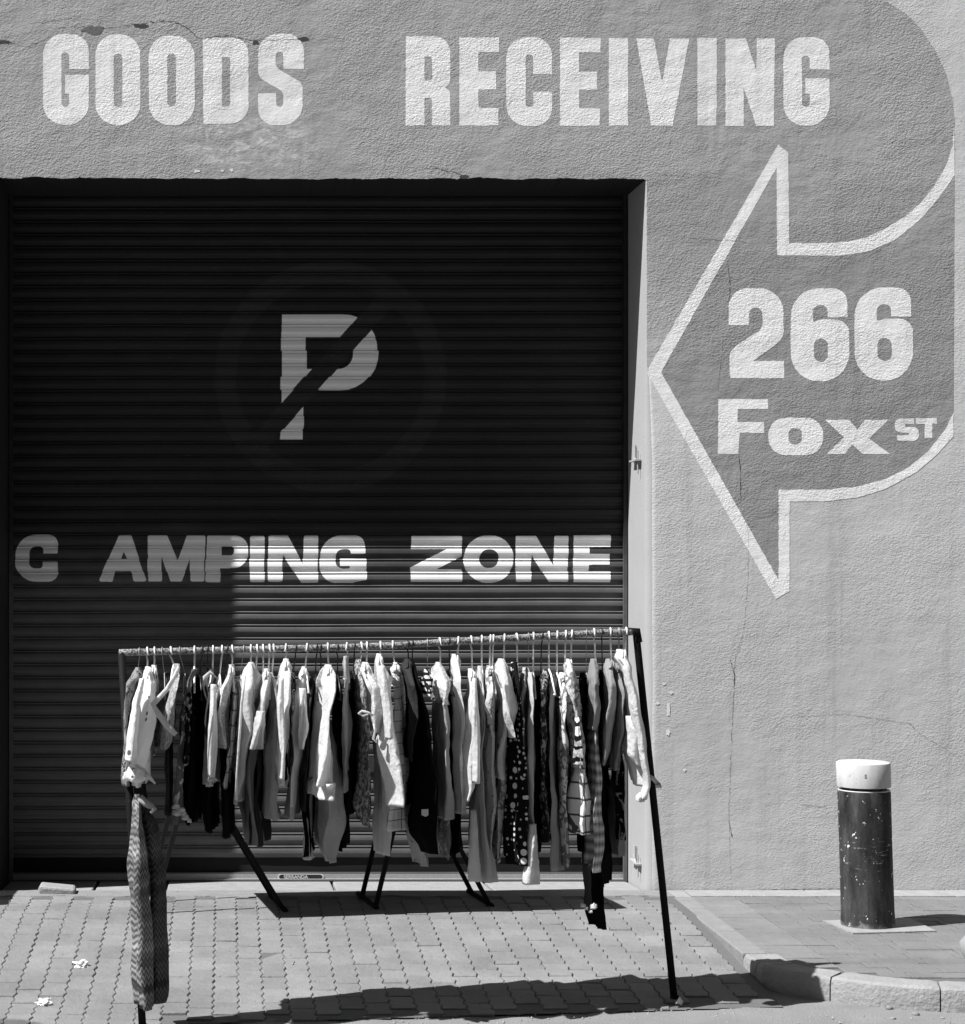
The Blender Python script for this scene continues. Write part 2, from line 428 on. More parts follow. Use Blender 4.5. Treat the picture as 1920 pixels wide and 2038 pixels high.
# ------------------------------------------------------------------ building
XL, XR = -1.228, (1285 - CX) * YW / F              # opening
ZL = P(0, 357, YW).z
bld = empty('building', (0.5, YW, 0), 'plastered street wall painted GOODS RECEIVING above a dark roller shutter', 'building')
def lint(px):                                      # ragged lower edge of the lintel, in photo pixels
    return 356 + 2.2 * mnoise.noise(Vector((px * .02, 1, 0))) * 2 + 1.6 * mnoise.noise(Vector((px * .11, 5, 0))) + (-3 if 915 < px < 960 else 0) - (450 - min(px, 450)) * .006
mb = MB()
ZT = 7.2
# lintel
sof = MB()
n = 220; pxs = [-6 + (1285 + 6) * i / n for i in range(n + 1)]
low = [P(p, lint(p), YW) for p in pxs]; low[0].x = XL; low[-1].x = XR
for i in range(n):
    a, b = low[i], low[i + 1]
    mb.add([(a.x, YW, a.z), (b.x, YW, b.z), (b.x, YW, ZT), (a.x, YW, ZT)], [(0, 1, 2, 3)])
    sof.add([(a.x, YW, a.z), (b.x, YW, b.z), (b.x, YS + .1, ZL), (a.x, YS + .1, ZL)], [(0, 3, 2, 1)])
# left pier, with the reveal
mb.add([(-9, YW, -.12), (XL, YW, -.12), (XL, YW, ZT), (-9, YW, ZT)], [(0, 1, 2, 3)])
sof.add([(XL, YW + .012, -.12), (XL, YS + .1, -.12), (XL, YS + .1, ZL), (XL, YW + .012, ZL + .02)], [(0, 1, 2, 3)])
mb.add([(XL, YW, -.12), (XL, YW + .012, -.12), (XL, YW + .012, ZL), (XL, YW, ZL)], [(0, 1, 2, 3)])
# right of the opening
XF = 2.42
mb.add([(XF, YW, -.12), (12, YW, -.12), (12, YW, ZT), (XF, YW, ZT)], [(0, 1, 2, 3)])
mb.add([(XR, YW, ZL), (XF, YW, ZL), (XF, YW, ZT), (XR, YW, ZT)], [(0, 1, 2, 3)])
# body behind
mb.add([(-9, YW + 6, -.12), (12, YW + 6, -.12), (12, YW + 6, ZT), (-9, YW + 6, ZT)], [(0, 3, 2, 1)])
mb.add([(-9, YW, ZT), (12, YW, ZT), (12, YW + 6, ZT), (-9, YW + 6, ZT)], [(0, 1, 2, 3)])
mb.add([(-9, YW, -.12), (-9, YW, ZT), (-9, YW + 6, ZT), (-9, YW + 6, -.12)], [(0, 1, 2, 3)])
mb.add([(12, YW, -.12), (12, YW + 6, -.12), (12, YW + 6, ZT), (12, YW, ZT)], [(0, 1, 2, 3)])
wall = mb.build('wall', M['wall'], bld)
sof.build('reveal', simple('shade_dark_reveal', 0.02), bld)  # soffit and left reveal coloured near black in place of their shade
# jamb with a rounded arris that softens downwards
rings = []; nz = 90
for i in range(nz + 1):
    z = -.12 + (ZL + .12) * i / nz
    t = max(0, min(1, (3.25 - z) / 1.0)); r = .002 + .05 * t * t * (3 - 2 * t)
    wob = .006 * t * mnoise.noise(Vector((0, 3, z * 2.2)))
    pts = [(XR + wob * .3, YS + .1), (XR + wob * .4, YW + .3), (XR + wob, YW + r + .001)]
    for k in range(1, 9):
        a = math.pi / 2 * k / 8; pts.append((XR + wob + r * (1 - math.cos(a)) * 1.1, YW + r * (1 - math.sin(a))))
    pts += [(XR + .11, YW), (XF, YW)]
    rings.append([(x, y, z) for x, y in pts])
n = len(rings[0]); vs = [p for r in rings for p in r]
fs = [(i * n + k, i * n + k + 1, (i + 1) * n + k + 1, (i + 1) * n + k) for i in range(nz) for k in range(n - 1)]
o = me_obj('jamb', vs, fs, [M['jamb'], M['wall']], bld, True)
for p in o.data.polygons:
    if p.index % (n - 1) >= 8: p.material_index = 1

# paint on the wall
Dc = [(1600, -75), (1690, -38), (1759, 0), (1801, 26), (1831, 56), (1862, 102), (1883, 149), (1895, 200), (1899.5, 241)]
low_c = [(1897, 845), (1872, 882), (1826, 925), (1763, 962), (1703, 980), (1640, 985), (1560, 987)]
main = [(-1900, -75)] + Dc + low_c + [(1560, 1170), (1300, 741), (1512, 359), (1287, 359)]
main += [(p, lint(p) - .3) for p in reversed(pxs) if p < 1284] + [(-60, 355), (-1900, 355)]
sheet('grey_paint', [main], M['band'], bld, .0006)
sheet('worn_grey_paint', [[(1287, 358), (1513, 358), (1300, 741), (1298, 762), (1287, 730)]], M['fade'], bld, .0007)
arrow = [(1899, 246), (1895, 290), (1883, 328), (1860, 369), (1831, 405), (1798, 433), (1760, 456), (1725, 472), (1688, 481), (1640, 484), (1570, 484), (1568, 304), (1548, 288),
         (1286, 740), (1544, 1192), (1571, 1176), (1571, 998), (1638, 998), (1703, 991), (1763, 973), (1824, 939), (1864, 905), (1897, 868), (1897, 822), (1880, 856), (1844, 901),
         (1803, 933), (1763, 953), (1703, 969), (1642, 974), (1549, 975), (1549, 1154), (1315, 741), (1545, 334), (1546, 508), (1663, 509), (1691, 507), (1729, 500), (1780, 478), (1831, 437), (1868, 395), (1899, 349)]
o = sheet('arrow_outline', [arrow], M['white'], bld, .0011, .8); o['label'] = 'white painted outline of an arrow pointing left'

A1 = (1.951, 0, 0); A2 = (1.951, 960, 0); A3 = (2.485, 1220, 450)
def Lf(pts, A): return rpoly(full(pts, *A))
def Gl(x0, x1, y0, y1, n0, n1, nt, nb):  # G of the tall lettering
    return [(x1, n0), (x1 - 77, n0), (x1 - 77, nt, 14), (x0 + 72, nt, 14), (x0 + 72, nb, 14), (x1 - 76, nb, 14), (x1 - 76, nb - 50), (x0 + 86, nb - 50), (x0 + 86, n1), (x1, n1), (x1, y1, 85), (x0, y1, 85), (x0, y0, 78), (x1, y0, 78)]
goods = [Lf(Gl(167, 345, 133, 487, 268, 291, 205, 415), A1),
         Lf([(371, 133, 82), (545, 133, 82), (545, 487, 82), (371, 487, 82)], A1), Lf([(442, 210, 14), (475, 210, 14), (475, 415, 14), (442, 415, 14)], A1),
         Lf([(576, 138, 82), (755, 138, 82), (757, 487, 82), (579, 487, 82)], A1), Lf([(650, 210, 14), (683, 210, 14), (683, 413, 14), (650, 413, 14)], A1),
         Lf([(787, 148, 4), (965, 146, 62), (965, 480, 70), (790, 482)], A1), Lf([(863, 222), (893, 222, 12), (893, 415, 12), (863, 415)], A1),
         Lf([(1180, 268), (1100, 268), (1100, 203, 14), (1070, 203, 14), (1070, 262, 28), (1175, 325, 34), (1175, 487, 78), (1002, 487, 78), (1002, 362), (1072, 362), (1072, 415, 14), (1100, 415, 14), (1100, 358, 28), (1002, 300, 40), (1002, 131, 78), (1180, 131, 78)], A1)]
E = lambda x0, x1, m, e, y: [(x0, y), (x1, y), (x1, y + 57), (m, y + 57), (m, y + 132), (e, y + 132), (e, y + 202), (m, y + 202), (m, y + 274), (x1 - 2, y + 274), (x1 - 2, y + 342), (x0, y + 342)]
recv = [Lf([(1575, 142), (1748, 142, 62), (1748, 325, 36), (1728, 342, 4), (1748, 356, 20), (1748, 488), (1677, 488), (1677, 380, 12), (1648, 380), (1648, 488), (1575, 488)], A1), Lf([(1648, 220), (1677, 220, 9), (1677, 313, 11), (1648, 313)], A1),
        Lf(E(-90, 64, -16, 53, 146), A2),
        Lf([(270, 288), (196, 288), (196, 212, 13), (168, 212, 13), (168, 417, 13), (196, 417, 13), (196, 357), (270, 357), (270, 490, 80), (92, 490, 80), (92, 145, 80), (270, 145, 80)], A2),
        Lf(E(301, 458, 375, 445, 147), A2), Lf([(490, 148), (565, 148), (565, 488), (490, 488)], A2),
        Lf([(597, 150), (665, 150), (697, 320), (728, 150), (803, 150), (738, 488), (655, 488)], A2), Lf([(834, 148), (910, 148), (908, 488), (834, 488)], A2),
        Lf([(943, 150), (1022, 150), (1063, 275), (1065, 150), (1135, 150), (1131, 490), (1062, 490), (1014, 340), (1014, 490), (943, 490)], A2),
        Lf(Gl(1168, 1347, 145, 490, 270, 305, 218, 415), A2)]
six = lambda dx, dy: [Lf([(1158 + dx, 452 + dy), (1060 + dx, 452 + dy), (1060 + dx, 392 + dy, 34), (988 + dx, 392 + dy, 34), (988 + dx, 474 + dy, 6), (1030 + dx, 462 + dy, 10), (1167 + dx, 462 + dy, 92), (1167 + dx, 768 + dy, 138), (878 + dx, 768 + dy, 138), (878 + dx, 308 + dy, 138), (1158 + dx, 308 + dy, 125)], A3),
                      Lf([(992 + dx, 558 + dy, 34), (1062 + dx, 558 + dy, 34), (1062 + dx, 672 + dy, 34), (992 + dx, 672 + dy, 34)], A3)]
num = [Lf([(570, 490), (672, 490), (672, 403, 33), (738, 403, 33), (738, 508, 50), (575, 612, 70), (577, 752), (845, 752), (845, 667), (690, 667), (843, 560, 90), (843, 307, 122), (572, 307, 122)], A3)] + six(0, 0) + six(315, -4)
fox = [Lf([(520, 856), (765, 856), (765, 905), (615, 905), (615, 970), (745, 970), (745, 1022), (625, 1022), (618, 1127), (518, 1127)], A3),
       Lf([(767, 948, 85), (1038, 948, 85), (1038, 1133, 85), (767, 1133, 85)], A3), Lf([(867, 1000, 28), (933, 1000, 28), (933, 1080, 28), (867, 1080, 28)], A3),
       Lf([(1047, 958), (1165, 958), (1207, 1005), (1245, 958), (1362, 958), (1265, 1050), (1368, 1127), (1232, 1127), (1182, 1080), (1145, 1127), (1055, 1127), (1142, 1045)], A3)]
st = [Lf([(1488, 980), (1442, 978, 6), (1442, 992, 6), (1510, 996, 24), (1510, 1062, 30), (1402, 1062, 14), (1402, 1034), (1462, 1034, 5), (1462, 1024, 5), (1392, 1018, 26), (1392, 952, 30), (1488, 952, 4)], A3),
      Lf([(1496, 950), (1600, 950), (1600, 978), (1577, 978), (1577, 1048), (1540, 1048), (1540, 978), (1496, 978)], A3)]
for nm, pl, lb in (('lettering', goods, 'white painted word GOODS'), ('lettering', recv, 'white painted word RECEIVING'), ('lettering', num, 'white painted number 266 inside the arrow'), ('lettering', fox, 'white painted word Fox under the number'), ('lettering', st, 'small white painted ST beside Fox')):
    o = sheet(nm, pl, M['white'], bld, .0012, .6); o['label'] = lb

# cracks and chips in the plaster
def crack(pts, wpx, mat='crack', jit=1.6, lift=.0016):
    P2 = []
    for i in range(len(pts) - 1):
        a, b = Vector(pts[i]), Vector(pts[i + 1]); n = max(1, int((b - a).length / 5))
        for k in range(n): P2.append(a.lerp(b, k / n) + Vector((R.uniform(-jit, jit), R.uniform(-jit, jit))))
    P2.append(Vector(pts[-1])); n = len(P2); vs = []; fs = []
    for i, p in enumerate(P2):
        a = P2[max(0, i - 1)]; b = P2[min(n - 1, i + 1)]; t = (b - a).normalized(); nn = Vector((-t.y, t.x))
        wd = wpx * .62 * R.uniform(.1, 1) * math.sin(math.pi * (i + .5) / (n + .5)) ** .5 / 2
        for s_ in (1, -1):
            q = P(*(p + nn * wd * s_), YW); vs.append((q.x, YW - lift, q.z))
    for i in range(n - 1): fs.append((2 * i, 2 * i + 1, 2 * i + 3, 2 * i + 2))
    return me_obj('crack', vs, fs, M[mat], bld)
def blob(name, cx_, cy_, rx, ry, mat, lift=.0018, n=22, jit=.35, seed=0, rot=0):
    vs = []
    for k in range(n):
        a = 2 * math.pi * k / n; rr = 1 + jit * mnoise.noise(Vector((math.cos(a) * 1.6, math.sin(a) * 1.6, seed * 3.7))) * 2
        x, y = rx * rr * math.cos(a), ry * rr * math.sin(a)
        q = P(cx_ + x * math.cos(rot) - y * math.sin(rot), cy_ + x * math.sin(rot) + y * math.cos(rot), YW); vs.append((q.x, YW - lift, q.z))
    return me_obj(name, vs, [tuple(range(n))], M[mat], bld)
crack([(105, 68), (112, 55), (180, 52), (205, 58), (262, 50), (290, 45), (345, 42), (372, 55), (395, 77), (450, 72), (500, 80), (560, 80), (605, 77), (660, 80)], 2.6)
crack([(0, 85), (30, 86)], 5); crack([(20, 110), (55, 92), (110, 70)], 2); crack([(60, 48), (105, 42), (160, 33)], 1.6)
crack([(835, 332), (880, 338), (910, 345), (935, 354)], 3); crack([(1289, 350), (1303, 345), (1320, 349), (1380, 352)], 1.4)
crack([(1345, 473), (1395, 475), (1510, 484)], 1.4, jit=1); crack([(1292, 560), (1325, 556)], 1.8)
crack([(1447, 520), (1452, 560), (1451, 600)], 2.6, jit=.9); crack([(1440, 655), (1436, 700), (1428, 780)], 1.5, jit=.9)
crack([(1470, 900), (1473, 960), (1474, 1000)], 3, jit=1); crack([(1476, 1020), (1490, 1060), (1488, 1150), (1480, 1255), (1462, 1310), (1460, 1370), (1455, 1480), (1450, 1600), (1452, 1700), (1455, 1768)], 1.5, jit=1)
crack([(1452, 1310), (1461, 1345), (1460, 1370)], 3, jit=.8); crack([(1450, 1640), (1453, 1650), (1456, 1665)], 4, jit=1)
crack([(1480, 1478), (1530, 1462), (1560, 1428), (1680, 1421), (1760, 1432), (1810, 1440), (1830, 1460), (1880, 1490), (1920, 1517)], 1.3, jit=.9)
crack([(1590, 1602), (1645, 1606)], 1.3); crack([(1480, 1772), (1680, 1768)], 3, jit=.7)
for i, (x, y, a, b, m_) in enumerate([(188, 60, 24, 7, 'chip'), (278, 52, 15, 4.5, 'crack'), (6, 84, 12, 4, 'crack'), (508, 85, 6, 5, 'crack'), (604, 78, 10, 3, 'crack'), (922, 352, 10, 3, 'crack')]):
    blob('plaster_chip', x, y, a, b, m_, seed=i)
for i, (x, y, a, b) in enumerate([(1321, 1361, 3, 3), (1335, 1378, 5, 4), (1308, 1399, 4, 3), (1330, 1412, 4, 12), (1329, 1457, 4, 6), (1362, 1532, 4, 3), (392, 341, 6, 3), (461, 339, 4, 3), (442, 340, 3, 2)]):
    blob('pale_fleck', x, y, a, b, 'fleck', seed=20 + i, lift=.0019)

# ------------------------------------------------------------------ roller shutter
PITCH = 25.9 * YS / F; Z_REF = P(0, 1112.2, YS).z
PROF = [(0, 3), (.03, 8), (.075, 12), (.11, 11), (.15, 3), (.19, 2), (.21, 6), (.24, 10), (.30, 12), (.42, 13.6), (.56, 14.2), (.62, 13.5), (.68, 9), (.74, 4), (.86, 1.5), (.95, 1), (1, 3)]
def prof(z):
    t = ((Z_REF - z) / PITCH) % 1.0
    for i in range(len(PROF) - 1):
        if PROF[i][0] <= t <= PROF[i + 1][0]:
            u = (t - PROF[i][0]) / (PROF[i + 1][0] - PROF[i][0]); return (PROF[i][1] + u * (PROF[i + 1][1] - PROF[i][1])) / 1000
    return .004
SUB = 40; dz = PITCH / SUB
zbot = P(0, 1706, YS).z; k0 = int(math.ceil((Z_REF - ZL - .03) / dz)) ; k1 = int((Z_REF - zbot) / dz)
zs = [Z_REF - k * dz for k in range(k0, k1 + 1)]
def warp(x, z):
    k = round((Z_REF - z) / PITCH - .5)
    return (.0035 * mnoise.noise(Vector((x * 1.1, z * 1.6, 3))) + .0022 * mnoise.noise(Vector((x * 5, z * 9, 8))) + .0012 * mnoise.noise(Vector((x * 2, k * 5.3, 1))),
            .0020 * mnoise.noise(Vector((x * 1.4, z * .8, 21))))
NXC = 72; XC = [XL - .02 + (XR + .03 - XL) * i / NXC for i in range(NXC + 1)]
vs = []; fs = []
for i, z in enumerate(zs):
    d = prof(z)
    for x in XC: wy, wz = warp(x, z); vs.append((x, YS - d - wy, z + wz))
    if i:
        a = (i - 1) * (NXC + 1); b = i * (NXC + 1)
        for k in range(NXC): fs.append((a + k, b + k, b + k + 1, a + k + 1))
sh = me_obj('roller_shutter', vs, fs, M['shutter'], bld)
sh['label'] = 'dark ribbed steel roller shutter, lit by the sun in its lower right part'
def shutter_paint(name, zmin, zmax, xmin, xmax, fn, mat, label):
    step = .0018; xs = np.arange(xmin, xmax, step); vs = []; fs = []
    for z0 in [z for z in zs if zmin <= z <= zmax]:
        z1 = z0 - dz; zm = (z0 + z1) / 2
        slat = int(math.floor((Z_REF - zm) / PITCH)); jx = (random.Random(slat * 13 + 5).uniform(-1, 1)) * .004
        Y = YS - prof(zm)
        px = (xs + jx) * F / YS + CX; py = CY - (zm - H) * F / YS
        ins = fn(px, py); e = np.flatnonzero(np.diff(np.concatenate([[0], ins.astype(int), [0]])))
        for a, b in zip(e[::2], e[1::2]):
            x0_, x1_ = xmin + a * step, xmin + b * step; cuts = [x0_] + [c for c in XC if x0_ < c < x1_] + [x1_]; q = .0012
            for xa, xb in zip(cuts[:-1], cuts[1:]):
                k = len(vs)
                for x, z in ((xa, z0), (xb, z0), (xb, z1), (xa, z1)):
                    i_ = min(NXC - 1, max(0, int((x - XC[0]) / (XC[1] - XC[0]) + 1e-9))); u_ = (x - XC[i_]) / (XC[1] - XC[0]); wa, wb = warp(XC[i_], z), warp(XC[i_ + 1], z)
                    vs.append((x, YS - prof(z) - (wa[0] * (1 - u_) + wb[0] * u_) - q, z + wa[1] * (1 - u_) + wb[1] * u_))
                fs.append((k + 3, k + 2, k + 1, k))
    o = me_obj(name, vs, fs, mat, sh); o.location = (0, 0, 0); o['label'] = label; return o
def evenodd(polys):
    E_ = [(a, b) for pl in polys for a, b in zip(pl, pl[1:] + pl[:1])]
    def f(px, py):
        c = np.zeros(px.shape, bool)
        for (x0, y0), (x1, y1) in E_:
            if (y0 > py) != (y1 > py): c ^= px < x0 + (py - y0) / (y1 - y0) * (x1 - x0)
        return c
    return f
B1 = (2.927, 0, 1020); B2 = (2.531, 600, 1020); B3 = (3.345, 380, 560)
camping = [Lf([(335, 238, 8), (250, 238), (250, 196, 36), (170, 196, 38), (170, 325, 38), (250, 325, 36), (250, 284), (338, 284, 8), (338, 402, 100), (88, 402, 118), (88, 128, 118), (335, 128, 100)], B1),
           Lf([(690, 132, 10), (762, 132, 10), (852, 402, 10), (775, 402, 10), (762, 342), (668, 342), (652, 404, 10), (570, 402, 10)], B1), Lf([(718, 230), (702, 270), (737, 270)], B1),
           Lf([(857, 133, 10), (970, 133, 10), (1032, 280), (1085, 133, 10), (1193, 133, 10), (1187, 402, 12), (1105, 402, 12), (1105, 272), (1055, 403, 10), (990, 403, 10), (940, 255), (940, 403, 10), (860, 403, 10)], B1),
           Lf([(1203, 133, 10), (1442, 133, 78), (1442, 322, 88), (1282, 325), (1280, 407, 10), (1192, 405, 10)], B1), Lf([(1287, 198), (1360, 198, 20), (1360, 248, 22), (1287, 250)], B1),
           Lf([(1452, 136, 12), (1538, 136, 12), (1538, 405, 12), (1452, 405, 12)], B1),
           Lf([(1560, 132, 10), (1672, 132, 10), (1762, 300), (1765, 133, 12), (1850, 133, 12), (1850, 408, 10), (1750, 408, 10), (1645, 245), (1642, 402, 10), (1556, 402, 10)], B1),
           Lf([(320, 208, 8), (245, 208), (240, 185, 28), (170, 185, 38), (170, 282, 38), (243, 282, 15), (243, 270), (192, 270), (192, 232), (327, 232, 8), (325, 340, 8), (290, 345), (250, 355, 20), (90, 355, 108), (90, 115, 108), (310, 115, 85)], B2)]
zone = [Lf([(548, 118, 6), (803, 118, 6), (803, 222), (680, 285), (805, 285), (805, 350, 6), (545, 350, 6), (545, 278), (725, 185), (548, 185)], B2),
        Lf([(812, 115, 120), (1065, 115, 120), (1065, 355, 120), (812, 355, 120)], B2), Lf([(892, 185, 48), (990, 185, 48), (990, 280, 48), (892, 280, 48)], B2),
        Lf([(1073, 118, 8), (1175, 118, 8), (1265, 265), (1268, 118, 8), (1340, 118, 8), (1338, 350, 8), (1240, 350, 8), (1155, 215), (1152, 350, 8), (1075, 350, 8)], B2),
        Lf([(1365, 116, 3), (1552, 114, 3), (1552, 172), (1445, 176), (1445, 208), (1548, 208), (1550, 262), (1445, 264), (1445, 295), (1552, 295), (1550, 352, 4), (1365, 352, 4)], B2)]
pz = lambda y: P(0, y, YS).z
shutter_paint('lettering', pz(1170), pz(1055), XL, XR - .01, evenodd(camping), M['swhite'], 'white painted letters C AMPING across the shutter')
shutter_paint('lettering', pz(1170), pz(1055), XL, XR - .01, evenodd(zone), M['swhite'], 'white painted word ZONE on the shutter')
Pp = evenodd([Lf([(602, 220), (1242, 220, 235), (1242, 727, 250), (750, 727), (745, 1052), (596, 1052)], B3), Lf([(765, 372), (1075, 372, 92), (1070, 585, 98), (765, 585)], B3)])
sl = evenodd([Lf([(1269, 60), (1400, 100), (484, 1130), (376, 1060)], B3)])
def ring_f(px, py):
    r = np.hypot(px - 657, py - 750); return ((r < 231) & (r > 187)) | (sl(px, py) & (r < 200))
shutter_paint('parking_letter', pz(900), pz(615), 0, 1.2, lambda px, py: Pp(px, py) & ~sl(px, py), M['swhite'], 'white painted capital P on the shutter')
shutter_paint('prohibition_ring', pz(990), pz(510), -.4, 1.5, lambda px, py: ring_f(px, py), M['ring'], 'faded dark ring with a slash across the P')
# bottom rail, name plate, guides, latches
zf = P(0, 1752, YS).z
mb = MB(); mb.box((XL, YS + .004, zf + .046), (XR, YS + .05, zbot + .02))
o = mb.build('weather_strip', simple('dark_rubber', .012, var=.5, scale=9), sh); o.location = (0, 0, 0)
mb = MB(); mb.box((XL, YS - .016, zf + .010), (XR, YS + .03, zf + .047)); mb.box((XL, YS - .034, zf), (XR, YS + .03, zf + .009))
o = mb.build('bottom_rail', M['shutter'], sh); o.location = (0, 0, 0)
M['railp'] = simple('worn_rail_metal', 0.30, .5, .5, .5, 90)
mb = MB(); mb.box((XL, YS - .0175, zf + .0101), (XR, YS - .0162, zf + .040)); mb.box((XL, YS - .033, zf + .0092), (XR, YS - .0175, zf + .0135))
o = mb.build('rail_face', M['railp'], sh); o.location = (0, 0, 0)
M['metal'] = simple('bare_metal', 0.55, .35, .6, .2, 60); M['blackmetal'] = simple('black_paint_metal', 0.018, .45, .4, .6, 60)
mb = MB(); x0, x1 = P(552, 0, YS).x, P(644, 0, YS).x; zc = P(0, 1743.5, YS).z; hh = .0165
prf = [(x0 + hh - hh * math.cos(a), zc + hh * math.sin(a)) for a in [math.pi / 2 * k / 6 for k in range(-6, 7)]][::-1]
prf2 = [(x1 - hh + hh * math.cos(a), zc + hh * math.sin(a)) for a in [math.pi / 2 * k / 6 for k in range(-6, 7)]]
loop = [(x, z) for x, z in prf2] + prf[0:]
lp = [(x, YS - .020, z) for x, z in loop] + [(x, YS - .0235, z) for x, z in loop]; n = len(loop)
mb.add(lp, [tuple(n + i for i in range(n))] + [(i, (i + 1) % n, n + (i + 1) % n, n + i) for i in range(n)])
o = mb.build('name_plate', M['metal'], sh); o.location = (0, 0, 0)
mb = MB(); mb.add([(x0 + hh * .5 + (x - x0) * (1 - hh / (x1 - x0)), YS - .0242, zc + (z - zc) * .74) for x, z in loop], [tuple(range(n))])
o = mb.build('plate_field', M['blackmetal'], sh); o.location = (0, 0, 0)
def text_mesh(name, s, size, mat, parent, org, bold=.0):
    cu = bpy.data.curves.new('t', 'FONT'); cu.body = s; cu.size = size; cu.offset = bold; cu.align_x = 'LEFT'
    ob = bpy.data.objects.new('tmp', cu); C.objects.link(ob); dg = bpy.context.evaluated_depsgraph_get()
    me = bpy.data.meshes.new_from_object(ob.evaluated_get(dg), depsgraph=dg)
    vs = [(org[0] + v.co.x, org[1], org[2] + v.co.y) for v in me.vertices]; fs = [tuple(p.vertices) for p in me.polygons]
    bpy.data.objects.remove(ob)
    o = me_obj(name, vs, fs, mat, parent); return o
o = text_mesh('plate_lettering', 'SERRANDA', .027, M['metal'], sh, (x0 + .035, YS - .0250, zc - .009), .0006); o.location = (0, 0, 0)
for xa, xb in ((XR - .026, XR - .006), (XL + .006, XL + .026)):
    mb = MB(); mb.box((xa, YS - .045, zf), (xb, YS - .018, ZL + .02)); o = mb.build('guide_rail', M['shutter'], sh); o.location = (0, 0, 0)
for py in (918, 1711):
    mb = MB(); q = P(1252, py, YS - .25); X = XR - .012
    mb.tube([(X, YS - .30, q.z + .085), (X, YS - .30, q.z - .01)], .0075, 8); mb.tube([(XR + .002, YS - .20, q.z + .02), (XR - .03, YS - .42, q.z)], .006, 8)
    mb.tube([(XR - .016, YS - .40, q.z + .05), (XR - .016, YS - .40, q.z - .075)], .004, 8); mb.box((XR - .03, YS - .43, q.z - .004), (XR + .002, YS - .22, q.z + .004))
    mb.build('latch', M['jamb'], bld)
# sill
mb = MB(); edges = [XL, -.72, -.33, .594, 1.45, XR]
for a, b in zip(edges[:-1], edges[1:]):
    g = .007
    V = [(a + g, 11.36, -.08), (b - g, 11.36, -.08), (b - g, YS + .05, -.08), (a + g, YS + .05, -.08), (a + g, 11.36, -.004), (b - g, 11.36, -.004), (b - g, YS + .05, zf - .006), (a + g, YS + .05, zf - .006)]
    mb.add(V, [(4, 5, 6, 7), (0, 1, 5, 4), (1, 2, 6, 5), (2, 3, 7, 6), (3, 0, 4, 7)])
mb.build('sill', M['paleconc'], bld, bevel=.008)
mb = MB(); n = 180
for i in range(n):                                  # rough concrete apron in front of the sill
    xa, xb = -2.38 + (2.37 + 2.38) * i / n, -2.38 + (2.37 + 2.38) * (i + 1) / n
    fa, fb = [11.14 + .05 * mnoise.noise(Vector((x * 3, 0, 7))) + .03 * mnoise.noise(Vector((x * 11, 0, 3))) for x in (xa, xb)]
    mb.add([(xa, fa, -.02), (xb, fb, -.02), (xb, fb + .012, .010), (xa, fa + .012, .010), (xb, 11.37, .004), (xa, 11.37, .004)], [(0, 1, 2, 3), (3, 2, 4, 5)])
tag(mb.build('apron', M['concrete']), kind='structure')
mb = MB(); mb.box((-1.0, 11.22, 0), (-.80, 11.36, .045), .012)
o = mb.build('concrete_lump', M['paleconc'], bevel=.012); tag(o, 'broken lump of concrete at the left end of the shutter sill', 'rubble')

# ------------------------------------------------------------------ bollard
def chipped():
    t = NT('chipped_dark_paint', .65, .15); p = t.pos()
    v = t.math('MULTIPLY_ADD', t.noise(220, 3), .05, .008); v = t.math('ADD', v, t.math('MULTIPLY', t.ramp(t.noise(5, 5, t.mapping(p, scale=(4, 4, .7))), .5, .75), .03))
    ch = t.ramp(t.noise(38, 3, t.mapping(p, scale=(1, 1, .75)), .6), .665, .685)
    low = t.ramp(t.math('ADD', t.xyz()[2], t.math('MULTIPLY', t.noise(25, 3), .08)), .07, .035)
    v = t.mix(ch, v, .6); scr = t.math('MULTIPLY', t.ramp(t.noise(30, 6, t.mapping(p, scale=(.5, .5, 3)), .7), .60, .63), t.ramp(t.math('ABSOLUTE', t.math('SUBTRACT', t.xyz()[2], .36)), .10, .03)); v = t.mix(scr, v, .3); v = t.mix(low, v, .22); v = t.math('MULTIPLY', v, t.ramp(t.noise(14, 6, t.mapping(p, scale=(1, 1, .3)), .7), .35, .65, .45, 1.7)); t.color(v); t.bump(t.noise(45, 4), .25, .004); return t.m
def cap_m():
    t = NT('white_cap_paint', .55, .3); v = t.math('MULTIPLY_ADD', t.noise(9, 5, t.mapping(t.pos(), scale=(3, 3, .4))), .3, .36)
    v = t.math('MULTIPLY', v, t.ramp(t.noise(60, 5), .62, .7, 1.0, .6)); t.color(v); t.bump(t.noise(12, 3), .12, .01); return t.m
M['chipped'] = chipped(); M['cap'] = cap_m()
bx, by = 3.138, 10.32
bol = empty('bollard', (bx, by, 0), 'dark chipped steel bollard with a thick white cap on the brick pavement', 'bollard')
ra = .126
mb = MB(); mb.lathe([(ra + .004, -.02), (ra + .003, .03), (ra, .08), (ra - .001, .4), (ra, .655), (ra - .002, .664), (ra - .012, .668)], (bx, by), 64); b_ = mb.build('post', M['chipped'], bol, True)
mb = MB(); mb.lathe([(ra - .002, .6645), (ra - .004, .669), (ra - .014, .670)], (bx, by), 64); b2 = mb.build('collar', M['cap'], bol, True)
mb = MB(); mb.lathe([(ra - .018, .66), (ra - .018, .70)], (bx, by), 64); b3 = mb.build('neck', M['chipped'], bol, True)
mb = MB(); rc = .1285; mb.lathe([(rc - .02, .683), (rc - .001, .684), (rc, .688), (rc, .797), (rc - .002, .801), (rc - .008, .804), (rc - .05, .808), (.02, .811), (.001, .8115)], (bx, by), 64); b4 = mb.build('cap', M['cap'], bol, True)
for b in (b_, b3, b4): b.modifiers.new('e', 'EDGE_SPLIT').split_angle = math.radians(35)
t5 = text_mesh('stencil_mark', '5', .026, simple('grey_mark', .18), b4, (-.012, 0, -.009), .0008)
